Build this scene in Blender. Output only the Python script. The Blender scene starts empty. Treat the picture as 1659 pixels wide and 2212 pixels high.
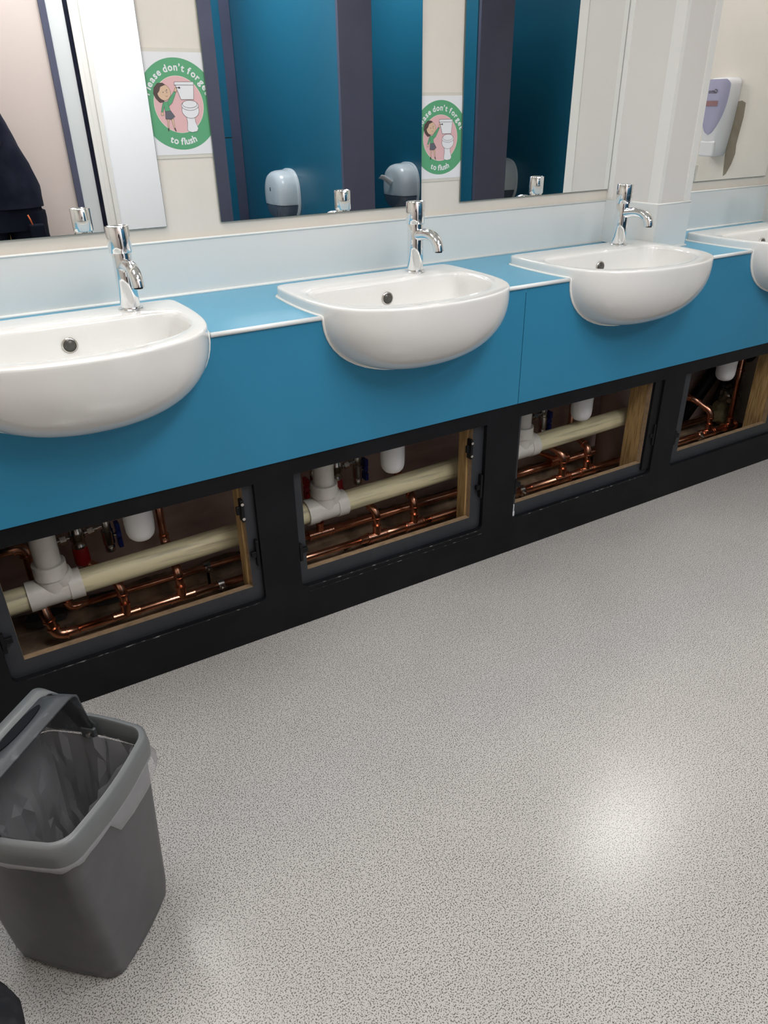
import bpy, bmesh, math, random
from mathutils import Vector, Matrix, Euler
random.seed(7)
C = bpy.context.scene.collection
PI = math.pi

# ------------------------------------------------------------------ materials
def mat(name, col, rough=.5, metal=0., spec=.5, **k):
    m = bpy.data.materials.new(name); m.use_nodes = True
    b = m.node_tree.nodes['Principled BSDF']
    b.inputs['Base Color'].default_value = (*col, 1)
    b.inputs['Roughness'].default_value = rough
    b.inputs['Metallic'].default_value = metal
    b.inputs['Specular IOR Level'].default_value = spec
    for a, v in k.items():
        b.inputs[a.replace('_', ' ')].default_value = v
    return m

def nd(m, t, **k):
    n = m.node_tree.nodes.new(t)
    for a, v in k.items():
        if a in n.inputs: n.inputs[a].default_value = v
        else: setattr(n, a, v)
    return n

def noisy(m, colb, scale=20, lo=.4, hi=.65, detail=4, bump=0., bscale=None, stretch=None):
    """mix the base colour with colb through a noise mask; optional bump"""
    t = m.node_tree; b = t.nodes['Principled BSDF']
    tc = nd(m, 'ShaderNodeTexCoord'); src = tc.outputs['Object']
    if stretch:
        mp = nd(m, 'ShaderNodeMapping'); mp.inputs['Scale'].default_value = stretch
        t.links.new(src, mp.inputs['Vector']); src = mp.outputs['Vector']
    n = nd(m, 'ShaderNodeTexNoise', Scale=scale, Detail=detail)
    t.links.new(src, n.inputs['Vector'])
    r = nd(m, 'ShaderNodeMapRange'); r.inputs['From Min'].default_value = lo; r.inputs['From Max'].default_value = hi
    t.links.new(n.outputs['Fac'], r.inputs['Value'])
    mx = nd(m, 'ShaderNodeMix', data_type='RGBA')
    mx.inputs[6].default_value = b.inputs['Base Color'].default_value[:]
    mx.inputs[7].default_value = (*colb, 1)
    t.links.new(r.outputs['Result'], mx.inputs['Factor'])
    t.links.new(mx.outputs[2], b.inputs['Base Color'])
    if bump:
        n2 = nd(m, 'ShaderNodeTexNoise', Scale=bscale or scale, Detail=3)
        t.links.new(src, n2.inputs['Vector'])
        bp = nd(m, 'ShaderNodeBump', Strength=bump, Distance=.002)
        t.links.new(n2.outputs['Fac'], bp.inputs['Height'])
        t.links.new(bp.outputs['Normal'], b.inputs['Normal'])
    return m

M = {}
M['wall'] = noisy(mat('cream_paint', (.74, .69, .62), .55), (.70, .655, .59), 6, .4, .7, bump=.15, bscale=60)
M['wallpink'] = noisy(mat('pink_plaster', (.60, .455, .40), .85), (.44, .33, .285), 7, .35, .7, 6, stretch=(1, 1, 3))
M['wallb'] = mat('pinkish_cream_paint', (.60, .52, .485), .6)
M['chip'] = noisy(mat('chipped_paint_edge', (.006, .0065, .008), .7), (.22, .22, .21), 130, .54, .62, 6, stretch=(.35, 1, 1))
M['trimw'] = mat('white_gloss_paint', (.80, .79, .76), .3)
M['column'] = mat('column_paint', (.74, .71, .68), .42)
M['ceil'] = mat('ceiling_white', (.82, .82, .80), .8)
M['blue'] = noisy(mat('teal_blue_laminate', (.032, .235, .405), .45, spec=.3), (.030, .225, .390), 5, .35, .7)
M['counter'] = noisy(mat('sky_blue_laminate', (.10, .36, .53), .35), (.093, .345, .51), 5, .35, .7)
M['upstand'] = mat('pale_aqua_laminate', (.73, .74, .725), .28)
M['edge'] = mat('white_edging', (.80, .82, .82), .35)
M['seal'] = mat('white_silicone', (.83, .83, .80), .4)
M['ceramic'] = mat('white_ceramic', (.81, .805, .785), .08, spec=.55, Coat_Weight=.4, Coat_Roughness=.04)
M['chrome'] = mat('chrome', (.86, .87, .88), .05, 1)
M['chromed'] = mat('dull_chrome', (.60, .57, .53), .25, 1)
M['dark'] = mat('dark_rubber', (.035, .033, .03), .5)
M['overflow'] = mat('overflow_grey', (.06, .058, .05), .3)
M['mirror'] = mat('mirror_silver', (.965, .975, .97), .0, 1)
M['mirroredge'] = mat('mirror_edge_glass', (.10, .14, .13), .15)
M['plinth'] = noisy(mat('black_painted_board', (.0068, .0072, .0088), .5, spec=.16), (.010, .011, .013), 9, .45, .75, 6, bump=.1, bscale=150)
M['frame'] = noisy(mat('charcoal_painted_board', (.028, .031, .037), .5, spec=.4), (.04, .043, .048), 12, .5, .8, 6)
M['mdf'] = noisy(mat('raw_board_edge', (.30, .20, .115), .85), (.20, .135, .08), 60, .4, .7)
M['pine'] = noisy(mat('pine_timber', (.42, .27, .11), .7), (.24, .14, .05), 30, .4, .65, 5, stretch=(6, 6, .5))
M['dirt'] = noisy(mat('dusty_concrete', (.42, .29, .185), .95), (.17, .115, .075), 14, .35, .65, 8, bump=.8, bscale=50)
M['copper'] = noisy(mat('copper', (.82, .42, .28), .28, 1), (.52, .22, .13), 18, .42, .75, 5)
M['pvc'] = noisy(mat('aged_cream_plastic', (.68, .61, .39), .45), (.27, .24, .16), 45, .50, .74, 9, stretch=(.10, 1.6, 1.6))
M['pvcw'] = noisy(mat('white_plastic_fitting', (.66, .63, .58), .35), (.6, .56, .5), 40, .5, .8)
M['trap'] = mat('white_plastic', (.78, .78, .78), .35)
M['red'] = mat('red_plastic', (.42, .012, .012), .4)
M['bluep'] = mat('blue_plastic', (.01, .03, .22), .4)
M['slate'] = mat('slate_grey', (.05, .052, .05), .8)
M['foil'] = mat('crinkled_foil', (.5, .5, .48), .3, 1)
M['soil'] = mat('pink_painted_pipe', (.46, .37, .34), .6)
M['pilaster'] = noisy(mat('slate_laminate', (.076, .082, .135), .4), (.066, .072, .120), 5, .4, .7)
M['partition'] = mat('deep_blue_laminate', (.012, .120, .205), .33)
M['disp'] = mat('pale_grey_plastic', (.62, .69, .74), .18)
M['dispw'] = mat('smoky_plastic', (.12, .15, .20), .12)
M['paper'] = mat('white_paper', (.76, .76, .78), .7)
M['tape'] = mat('clear_laminate', (.66, .63, .56), .25)
M['green'] = mat('green_ink', (.10, .36, .18), .5)
M['pink'] = mat('pink_ink', (.72, .44, .45), .5)
M['cream'] = mat('cream_ink', (.78, .68, .60), .5)
M['ink'] = mat('dark_ink', (.06, .045, .05), .5)
M['skirt'] = mat('grey_ink', (.12, .12, .15), .5)
M['hairink'] = mat('brown_ink', (.085, .055, .05), .5)
M['facei'] = mat('peach_ink', (.66, .46, .32), .5)
M['bin'] = noisy(mat('grey_bin_plastic', (.090, .091, .097), .42), (.078, .079, .084), 30, .4, .7, bump=.12, bscale=900)
M['binr'] = mat('grey_rim_plastic', (.15, .158, .162), .38)
M['bind'] = noisy(mat('dusty_dark_plastic', (.055, .060, .066), .45), (.12, .13, .14), 60, .58, .75, 6)
M['bag'] = noisy(mat('black_fabric', (.008, .009, .013), .9), (.02, .02, .025), 40)
M['denim'] = noisy(mat('dark_navy_workwear', (.004, .006, .014), .85, spec=.15), (.25, .24, .22), 55, .735, .76, 3)
M['jacket'] = noisy(mat('dark_navy_jacket', (.004, .006, .016), .8, spec=.15), (.012, .014, .028), 9)
M['skin'] = mat('skin', (.55, .33, .24), .5)
M['lips'] = mat('lips', (.42, .16, .13), .5)
M['hair'] = mat('brown_hair', (.05, .03, .02), .7)
M['orange'] = mat('orange_cord', (.6, .12, .03), .6)
M['white'] = mat('white_gloss_door', (.88, .90, .93), .3)
M['greywall'] = mat('pale_grey_panel', (.60, .63, .64), .5)
M['soapw'] = mat('white_soap_plastic', (.74, .74, .76), .2)
M['lilac'] = mat('lilac_window_plastic', (.40, .39, .54), .12)
M['lilacl'] = mat('reddish_label', (.30, .16, .17), .4)
M['torn'] = noisy(mat('bare_board_patch', (.28, .24, .18), .8), (.24, .205, .15), 30)
M['black'] = mat('black_plastic', (.006, .006, .007), .4, spec=.2)
M['lag'] = noisy(mat('yellow_insulation', (.26, .22, .11), .8), (.2, .17, .1), 20)
M['phone'] = mat('phone_glass', (.01, .01, .012), .1)

# liner: thin translucent film
m = mat('thin_clear_film', (.42, .42, .44), .13, spec=1.0)
b = m.node_tree.nodes['Principled BSDF']; b.inputs['Alpha'].default_value = .48
tc = nd(m, 'ShaderNodeTexCoord'); n = nd(m, 'ShaderNodeTexVoronoi', Scale=20, feature='SMOOTH_F1'); n2 = nd(m, 'ShaderNodeTexNoise', Scale=9, Detail=2)
mp = nd(m, 'ShaderNodeMapping'); mp.inputs['Scale'].default_value = (1, 1, .22)
lk = m.node_tree.links
lk.new(tc.outputs['Object'], mp.inputs['Vector']); lk.new(mp.outputs['Vector'], n.inputs['Vector']); lk.new(mp.outputs['Vector'], n2.inputs['Vector'])
ad = nd(m, 'ShaderNodeMath', operation='ADD'); lk.new(n.outputs['Distance'], ad.inputs[0]); lk.new(n2.outputs['Fac'], ad.inputs[1])
bp = nd(m, 'ShaderNodeBump', Strength=.35, Distance=.02)
lk.new(ad.outputs[0], bp.inputs['Height']); lk.new(bp.outputs['Normal'], b.inputs['Normal'])
M['film'] = m

# speckled safety vinyl
m = mat('speckled_vinyl', (.5, .48, .45), .23, spec=.95); t = m.node_tree; b = t.nodes['Principled BSDF']
tc = nd(m, 'ShaderNodeTexCoord')
n1 = nd(m, 'ShaderNodeTexNoise', Scale=420, Detail=1.0, Roughness=.5)
n3 = nd(m, 'ShaderNodeTexNoise', Scale=5, Detail=2)
for n in (n1, n3): t.links.new(tc.outputs['Object'], n.inputs['Vector'])
r = nd(m, 'ShaderNodeValToRGB'); cr = r.color_ramp
cr.elements[0].position = .385; cr.elements[0].color = (.125, .118, .110, 1)
cr.elements[1].position = .475; cr.elements[1].color = (.565, .54, .515, 1)
e = cr.elements.new(.43); e.color = (.32, .30, .28, 1)
t.links.new(n1.outputs['Fac'], r.inputs['Fac'])
mx = nd(m, 'ShaderNodeMix', data_type='RGBA', blend_type='MULTIPLY'); mx.inputs['Factor'].default_value = 1
r3 = nd(m, 'ShaderNodeMapRange'); r3.inputs['To Min'].default_value = .93; r3.inputs['To Max'].default_value = 1.05
t.links.new(n3.outputs['Fac'], r3.inputs['Value'])
t.links.new(r.outputs['Color'], mx.inputs[6]); t.links.new(r3.outputs['Result'], mx.inputs[7])
t.links.new(mx.outputs[2], b.inputs['Base Color'])
n4 = nd(m, 'ShaderNodeTexNoise', Scale=170, Detail=2); t.links.new(tc.outputs['Object'], n4.inputs['Vector'])
bp = nd(m, 'ShaderNodeBump', Strength=.10, Distance=.0012)
t.links.new(n4.outputs['Fac'], bp.inputs['Height']); t.links.new(bp.outputs['Normal'], b.inputs['Normal'])
M['floor'] = m

m = bpy.data.materials.new('lamp_diffuser'); m.use_nodes = True
b = m.node_tree.nodes['Principled BSDF']
b.inputs['Base Color'].default_value = (.9, .9, .9, 1)
b.inputs['Emission Color'].default_value = (1.0, .99, .98, 1)
b.inputs['Emission Strength'].default_value = 11.5
M['lamp'] = m

# ------------------------------------------------------------------ helpers
def tag(o, label=None, cat=None, group=None, kind=None):
    if label: o['label'] = label
    if cat: o['category'] = cat
    if group: o['group'] = group
    if kind: o['kind'] = kind
    return o

def empty(name, loc, label, cat, group=None, rz=0):
    o = bpy.data.objects.new(name, None); o.empty_display_size = .05
    C.objects.link(o); o.location = loc; o.rotation_euler = (0, 0, rz)
    return tag(o, label, cat, group)

def link(name, me, parent=None, smooth=False, autos=None):
    o = bpy.data.objects.new(name, me); C.objects.link(o)
    if parent is not None: o.parent = parent
    if smooth or autos:
        for p in me.polygons: p.use_smooth = True
        if autos:
            try: me.set_sharp_from_angle(angle=math.radians(autos))
            except Exception: pass
    return o

class MB:
    """mesh builder; every shape added goes into one mesh object"""
    def __init__(s): s.v = []; s.f = []; s.m = []
    def add(s, v, f, mi=0):
        k = len(s.v); s.v += [tuple(p) for p in v]; s.f += [tuple(i+k for i in q) for q in f]; s.m += [mi]*len(f); return s
    def box(s, x0, x1, y0, y1, z0, z1, mi=0):
        v = [(x, y, z) for x in (x0, x1) for y in (y0, y1) for z in (z0, z1)]
        return s.add(v, [(0, 1, 3, 2), (4, 6, 7, 5), (0, 4, 5, 1), (2, 3, 7, 6), (0, 2, 6, 4), (1, 5, 7, 3)], mi)
    def tube(s, pts, r, n=16, mi=0, caps=True):
        pts = [Vector(p) for p in pts]; k = len(pts)
        rs = r if isinstance(r, (list, tuple)) else [r]*k
        tans = []
        for i in range(k):
            a = pts[max(0, i-1)]; c = pts[min(k-1, i+1)]; tans.append((c-a).normalized())
        ref = Vector((0, 0, 1)) if abs(tans[0].z) < .9 else Vector((1, 0, 0))
        nrm = tans[0].cross(ref).normalized(); v = []
        for i in range(k):
            if i:
                ax = tans[i-1].cross(tans[i])
                if ax.length > 1e-7: nrm = (Matrix.Rotation(tans[i-1].angle(tans[i]), 3, ax.normalized()) @ nrm)
                nrm = (nrm - tans[i]*nrm.dot(tans[i])).normalized()
            bn = tans[i].cross(nrm)
            for j in range(n):
                a = 2*PI*j/n; v.append(pts[i] + (nrm*math.cos(a)+bn*math.sin(a))*rs[i])
        f = [(i*n+j, i*n+(j+1) % n, (i+1)*n+(j+1) % n, (i+1)*n+j) for i in range(k-1) for j in range(n)]
        if caps: f += [tuple(range(n))[::-1], tuple((k-1)*n+j for j in range(n))]
        return s.add(v, f, mi)
    def lathe(s, prof, c=(0, 0, 0), axis='z', n=28, mi=0):
        v = []; c = Vector(c)
        for r, h in prof:
            for j in range(n):
                a = 2*PI*j/n; x, y = r*math.cos(a), r*math.sin(a)
                v.append(c+Vector({'z': (x, y, h), 'x': (h, x, y), 'y': (x, h, -y)}[axis]))
        k = len(prof)
        f = [(i*n+j, i*n+(j+1) % n, (i+1)*n+(j+1) % n, (i+1)*n+j) for i in range(k-1) for j in range(n)]
        f += [tuple(range(n))[::-1], tuple((k-1)*n+j for j in range(n))]
        return s.add(v, f, mi)
    def build(s, name, mats, parent=None, smooth=False, autos=None, bevel=0):
        me = bpy.data.meshes.new(name); me.from_pydata(s.v, [], s.f)
        if not isinstance(mats, (list, tuple)): mats = [mats]
        for q in mats: me.materials.append(q)
        for p, i in zip(me.polygons, s.m): p.material_index = i
        bm = bmesh.new(); bm.from_mesh(me); bmesh.ops.recalc_face_normals(bm, faces=bm.faces); bm.to_mesh(me); bm.free()
        o = link(name, me, parent, smooth, autos)
        if bevel:
            md = o.modifiers.new('bevel', 'BEVEL'); md.width = bevel; md.segments = 3; md.limit_method = 'ANGLE'; md.angle_limit = .6
        return o

def panel_xz(name, outer, holes, y0, y1, mats, parent=None, side_mi=0, bevel=0):
    """board in the xz plane with holes; y0 = front face, y1 = back"""
    bm = bmesh.new()
    for loop in [outer]+holes:
        vs = [bm.verts.new((x, y0, z)) for x, z in loop]
        for i in range(len(vs)): bm.edges.new((vs[i], vs[(i+1) % len(vs)]))
    bmesh.ops.triangle_fill(bm, edges=bm.edges[:], use_beauty=True, use_dissolve=False)
    fs = bm.faces[:]
    bmesh.ops.dissolve_limit(bm, angle_limit=.01, verts=bm.verts[:], edges=bm.edges[:])
    fs = bm.faces[:]
    ret = bmesh.ops.extrude_face_region(bm, geom=fs)
    for v in [g for g in ret['geom'] if isinstance(g, bmesh.types.BMVert)]: v.co.y = y1
    bmesh.ops.recalc_face_normals(bm, faces=bm.faces)
    bmesh.ops.triangulate(bm, faces=[f for f in bm.faces if len(f.verts) > 4])
    me = bpy.data.meshes.new(name)
    if side_mi:
        for f in bm.faces:
            if abs(f.normal.y) < .5: f.material_index = side_mi
    bm.to_mesh(me); bm.free()
    for q in (mats if isinstance(mats, (list, tuple)) else [mats]): me.materials.append(q)
    return link(name, me, parent)

def rrect(x0, x1, z0, z1, r=0, bottom_only=False, n=5):
    """closed loop; rounded corners"""
    out = []
    for cx, cz, a0, rr in ((x1-r, z0+r, -90, r), (x1-r, z1-r, 0, 0 if bottom_only else r), (x0+r, z1-r, 90, 0 if bottom_only else r), (x0+r, z0+r, 180, r)):
        if rr == 0:
            out.append({0: (x1, z1), 90: (x0, z1), -90: (x1, z0), 180: (x0, z0)}[a0])
        else:
            for i in range(n+1):
                a = math.radians(a0+90*i/n); out.append((cx+rr*math.cos(a), cz+rr*math.sin(a)))
    return out

def copy_tree(o, parent=None):
    c = o.copy(); C.objects.link(c); c.parent = parent
    if parent is not None: c.matrix_parent_inverse = o.matrix_parent_inverse.copy()
    for ch in list(bpy.data.objects):
        if ch.parent == o: copy_tree(ch, c)
    return c

def arc(p0, p1, p2, n=6):
    """quadratic bend from p0 to p2 with corner p1"""
    p0, p1, p2 = Vector(p0), Vector(p1), Vector(p2)
    return [p0*(1-t)**2+p1*2*t*(1-t)+p2*t*t for t in [i/n for i in range(n+1)]]

# ------------------------------------------------------------------ room shell
def sbox(name, x0, x1, y0, y1, z0, z1, m, label=None):
    o = MB().box(x0, x1, y0, y1, z0, z1).build(name, m); o['kind'] = 'structure'
    if label: o['label'] = label
    return o
XL, XR, XE, YB, YC, H = -1.7, 3.3, 2.4, -2.6, -3.62, 2.5
YJ = -.70
sbox('floor', XL-.1, XR+.1, YC-.1, -.372, -.05, 0, M['floor'], 'light grey speckled vinyl floor')
sbox('ceiling', XL-.1, XR+.1, YC-.1, .11, H, H+.05, M['ceil'], 'white ceiling')
sbox('wall_front', XL, XE, .006, .1, .80, H, M['wall'], 'cream painted wall behind the mirrors and basins')
sbox('wall_front_lower', XL, XE, .006, .1, -.05, .80, M['wallpink'], 'dusty pink plaster wall inside the pipe void')
sbox('wall_left', XL-.1, XL, YC-.1, .1, -.05, H, M['wall'], 'cream wall at the left end of the room')
sbox('wall_back', XL, .735, YB-.1, YB, 0, H, M['wallb'], 'cream wall with the white door, behind the person')
sbox('wall_back_cubicles', .735, XR, YC-.1, YC, 0, H, M['wall'], 'cream wall behind the toilet cubicles')
sbox('wall_right', XR, XR+.1, YC-.1, YJ, 0, H, M['wall'], 'cream end wall beside the last cubicle')
sbox('wall_right_pier', XE, XR+.1, YJ, .1, -.05, H, M['wall'], 'cream end wall beside the last basin, holding the soap dispenser')
# pilaster column between third and fourth basin
c = sbox('wall_column', 1.532, 1.6767, -.216, .006, .832, H, M['column'], 'boxed-in cream column standing between the third and fourth mirror')
CT = [('trim_1', (1.5305, 1.532, -.216, -.176)), ('trim_2', (1.5305, 1.532, -.022, .0)), ('trim_3', (1.5305, 1.546, -.2175, -.216)), ('trim_4', (1.652, 1.678, -.219, -.216))]
for nme, (a, b_, c_, d_) in CT:
    sbox(nme, a, b_, c_, d_, .966, H, M['trimw'], 'white painted corner bead on the column')
sbox('trim_5', XR-.006, XR, -2.045, -1.985, 0, H, M['trimw'], 'white cover strip on the far end wall')

# uneven debris bed in the pipe void
bm = bmesh.new(); nx, ny = 300, 34
import mathutils.noise as mn
grid = [[None]*(ny+1) for _ in range(nx+1)]
for i in range(nx+1):
    for j in range(ny+1):
        x = XL+(XE-XL)*i/nx; y = -.374+.380*j/ny
        h = .012*mn.noise(Vector((x*9, y*9, 0)))+.006*mn.noise(Vector((x*30, y*30, 3)))+.003*mn.noise(Vector((x*80, y*80, 5)))
        if y > -.055: h += .022
        grid[i][j] = bm.verts.new((x, y, .008+h))
for i in range(nx):
    for j in range(ny):
        bm.faces.new((grid[i][j], grid[i+1][j], grid[i+1][j+1], grid[i][j+1]))
me = bpy.data.meshes.new('floor_void'); bm.to_mesh(me); bm.free(); me.materials.append(M['dirt'])
o = link('floor_void', me, smooth=True); tag(o, 'brown dusty rubble bed under the pipes', kind='structure')

# ------------------------------------------------------------------ basins
def interp_closed(ctrl, n=160):
    """Catmull-Rom through the right-hand half outline, mirrored"""
    half = ctrl; full = half+[(-x, y) for x, y in half[::-1][1:-1]]
    k = len(full); out = []
    for i in range(k):
        p0, p1, p2, p3 = [Vector(full[(i+d) % k]) for d in (-1, 0, 1, 2)]
        for s in range(10):
            t = s/10; out.append(.5*((2*p1)+(-p0+p2)*t+(2*p0-5*p1+4*p2-p3)*t*t+(-p0+3*p1-3*p2+p3)*t**3))
    return out
def star(poly, c, n):
    """resample a star shaped outline at n equal angles round c"""
    c = Vector(c); out = []
    k = len(poly)
    for a in range(n):
        d = Vector((math.cos(2*PI*a/n), math.sin(2*PI*a/n))); best = None
        for i in range(k):
            p, q = poly[i]-c, poly[(i+1) % k]-c; e = q-p
            den = d.x*e.y-d.y*e.x
            if abs(den) < 1e-12: continue
            t = (p.x*e.y-p.y*e.x)/den; u = (p.x*d.y-p.y*d.x)/den
            if t > 0 and -1e-6 <= u <= 1+1e-6: best = t if best is None else max(best, t)
        out.append(c+d*best)
    return out
BZ = .857
OUT = interp_closed([(0, -.148), (.20, -.148), (.246, -.149), (.2585, -.156), (.2635, -.175), (.268, -.25), (.2675, -.33), (.260, -.40), (.243, -.455), (.212, -.500), (.165, -.533), (.10, -.556), (.04, -.565), (0, -.566)])
INN = interp_closed([(0, -.264), (.15, -.263), (.205, -.262), (.222, -.268), (.232, -.288), (.236, -.33), (.230, -.385), (.208, -.434), (.165, -.475), (.10, -.503), (.04, -.514), (0, -.516)])
NB = 128
CC = (0, -.385)
OS, IS = star(OUT, CC, NB), star(INN, CC, NB)
def kout(t): return max(0, 1-t**2.25)**(1/2.25)
def basin_mesh():
    rings = []
    def ring(base, k, z, c=CC): rings.append([(c[0]+(p.x-c[0])*k, c[1]+(p.y-c[1])*k, z) for p in base])
    for t in (.9995, .985, .96, .92, .87, .81, .74, .66, .57, .47, .37, .27, .17, .08, 0):
        ring(OS, kout(t)*(.985+.015*(1-t)), .829-.157*t)
    ring(OS, 1.0, .843); ring(OS, 1.0, BZ-.006); ring(OS, .9965, BZ-.0022); ring(OS, .989, BZ-.0004); ring(OS, .974, BZ)
    # top land, then roll into the bowl
    mid = [Vector(((a.x*.968+b.x*1.05)/2, ((CC[1]+(a.y-CC[1])*.968)+(CC[1]+(b.y-CC[1])*1.05))/2)) for a, b in zip(OS, IS)]
    rings.append([(p.x, p.y, BZ-.0004) for p in mid])
    ring(IS, 1.035, BZ-.0012); ring(IS, 1.012, BZ-.003); ring(IS, .997, BZ-.008); ring(IS, .988, BZ-.015)
    for t in (.15, .3, .45, .6, .72, .82, .9, .96, .99):
        k = max(0, 1-t**2.8)**(1/2.8); ring(IS, .985*(.12+.88*k), BZ-.015-.125*t)
    v = [p for r_ in rings for p in r_]; f = []
    for i in range(len(rings)-1):
        for j in range(NB): f.append((i*NB+j, i*NB+(j+1) % NB, (i+1)*NB+(j+1) % NB, (i+1)*NB+j))
    f.append(tuple(range(NB))[::-1]); f.append(tuple((len(rings)-1)*NB+j for j in range(NB)))
    mb = MB(); mb.add(v, f); return mb
def sect(t):
    """half width of the bowl on the fascia plane at depth t"""
    k = kout(t); y = -.412; best = 0
    for p in OS:
        q = (p.x*k, CC[1]+(p.y-CC[1])*k)
        if abs(q[1]-y) < .02: best = max(best, abs(q[0]))
    return best
TS = [0, .1, .2, .3, .4, .5, .6, .7, .78, .85, .9, .94, .97, .985]
HALF = []
for t in TS:
    k = kout(t)
    pts = [(p.x*k, CC[1]+(p.y-CC[1])*k) for p in OS]; w = None
    for i in range(NB):
        a, b_ = pts[i], pts[(i+1) % NB]
        if (a[1]+.412)*(b_[1]+.412) <= 0 and a[1] != b_[1] and (a[0]+b_[0]) > 0:
            s_ = (-.412-a[1])/(b_[1]-a[1]); w = a[0]+(b_[0]-a[0])*s_
    if w is not None and w > .01: HALF.append((w, .829-.157*t))
NOTCH = [(w, z) for w, z in HALF]
BX = [-.283, .502, 1.257, 2.035]
basin_labels = ['white semi-recessed basin at the left edge, in front of the mirror reflecting the person',
                'white semi-recessed basin in the middle, between the two flush signs',
                'white semi-recessed basin beside the cream column',
                'white semi-recessed basin cut off at the right edge, beyond the column']
tap_labels = ['chrome tap on the leftmost basin', 'chrome tap on the middle basin between the flush signs', 'chrome tap on the basin beside the column', 'chrome tap barely in view on the rightmost basin']
def make_basin():
    r = empty('wash_basin', (0, 0, 0), '', 'basin', 'semi-recessed basins along the vanity')
    basin_mesh().build('bowl', M['ceramic'], r, smooth=True)
    MB().lathe([(.0125, 0), (.0165, .0), (.0165, -.002), (.0125, -.003)], (0, -.2675, .813), 'y', 24).build('overflow_ring', M['chromed'], r, smooth=True)
    MB().lathe([(.0005, -.001), (.0135, -.0015), (.0135, -.0035), (.0005, -.004)], (0, -.2675, .813), 'y', 24).build('overflow_cap', M['overflow'], r, smooth=True)
    MB().lathe([(.021, .0), (.021, .004), (.014, .004), (.012, .001)], (0, -.385, .717), 'z', 24).build('drain', M['chrome'], r, smooth=True)
    # sealant: along sides and back on the worktop, down the fascia round the bowl
    path = [(w*1.0, -.4130, z) for w, z in NOTCH[::-1]]
    top = [p for p in OUT if p.y > -.412 and p.x > 0]
    side = sorted([(p.x, p.y) for p in top if p.x > .2], key=lambda q: q[1])
    pr = path+[(x+.001, y, .8305) for x, y in side]+[(.1, -.147, .8305), (0, -.147, .8305)]
    full = pr+[(-x, y, z) for x, y, z in pr[::-1][1:]]
    MB().tube(full, .0036, 8).build('sealant', M['seal'], r, smooth=True)
    return r
protoB = make_basin()
for i, x in enumerate(BX):
    o = protoB if i == 0 else copy_tree(protoB)
    o.location = (x, 0, 0); o['label'] = basin_labels[i]

# ------------------------------------------------------------------ taps
def make_tap():
    r = empty('basin_tap', (0, 0, 0), '', 'tap', 'chrome basin taps')
    MB().lathe([(.0215, 0), (.0275, 0), (.0275, .0035), (.0262, .005), (.0215, .005)], n=36).build('base_flange', M['chrome'], r, autos=40)
    MB().lathe([(.0205, .004), (.0210, .006), (.0210, .126), (.0205, .128)], n=40).build('body', M['chrome'], r, autos=40)
    MB().lathe([(.0210, .1225), (.0240, .123), (.0246, .1245), (.0246, .1755), (.0236, .177), (.0215, .177), (.018, .1745), (.006, .1725), (.001, .1725)], n=40).build('press_handle', M['chrome'], r, autos=35)
    p = [(0, -.010, .095), (0, -.030, .0985)]+arc((0, -.045, .1010), (0, -.100, .106), (0, -.108, .074), 12)+[(0, -.1095, .066)]
    sp = MB().tube(p, [.0140]*4+[.0136]*(len(p)-4), 24).build('spout', M['chrome'], r, autos=40)
    MB().lathe([(.0001, 0), (.0095, .0), (.0095, -.002), (.0001, -.002)], (0, -.1094, .0662), 'z', 16).build('outlet', M['dark'], sp)
    return r
protoT = make_tap()
for i, x in enumerate((-.131, .628, 1.391, 2.185)):
    o = protoT if i == 0 else copy_tree(protoT)
    o.location = (x, -.205, BZ-.0005); o['label'] = tap_labels[i]

# ------------------------------------------------------------------ worktop, fascia, upstand
bm = bmesh.new()
loop = [(XL, .006)]
gaps = []
for x in BX: gaps.append((x-.252, x+.252))
pts = [(XL, 0.004), (XL, -.411)]
for a, b_ in gaps: pts += [(a, -.411), (a, -.17), (b_, -.17), (b_, -.411)]
pts += [(XE, -.411), (XE, .004)]
vs = [bm.verts.new((x, y, .830)) for x, y in pts]
f = bm.faces.new(vs); ret = bmesh.ops.extrude_face_region(bm, geom=[f])
for v in [g for g in ret['geom'] if isinstance(g, bmesh.types.BMVert)]: v.co.z = .811
bmesh.ops.recalc_face_normals(bm, faces=bm.faces)
bmesh.ops.triangulate(bm, faces=[f for f in bm.faces if len(f.verts) > 4])
me = bpy.data.meshes.new('worktop'); bm.to_mesh(me); bm.free(); me.materials.append(M['counter'])
wt = empty('worktop', (0, 0, 0), 'long light blue laminate worktop holding the four basins', 'worktop')
link('top_board', me, wt)
ex = [XL]+[v for g in [(x-.262, x+.262) for x in BX] for v in g]+[XE]
for i in range(0, len(ex), 2):
    a, b_ = ex[i], ex[i+1]
    if b_-a < .02: continue
    MB().tube([(a, -.4125, .8275), (b_, -.4125, .8275)], .0055, 12).build('front_edging', M['edge'], wt, smooth=True)

def fascia(x0, x1, label):
    top = .822; pts = [(x0, .5002), (x1, .5002), (x1, top)]
    for c in BX[::-1]:
        if c-.27 > x0 and c+.27 < x1+.1:
            n = [(w*.985, z) for w, z in NOTCH]
            n = [(n[0][0], top)]+[q for q in n if q[1] < top-.003]
            pts += [(c+w, z) for w, z in n]+[(c-w, z) for w, z in n[::-1]]
    pts.append((x0, top))
    o = panel_xz('fascia_panel', pts, [], -.4116, -.394, M['blue']); tag(o, label, 'panel', 'blue fascia panels under the worktop')
fascia(XL, .8445, 'long blue fascia panel under the left two basins')
fascia(.8465, XE, 'blue fascia panel from the joint line to the right edge, under the right two basins')

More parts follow.
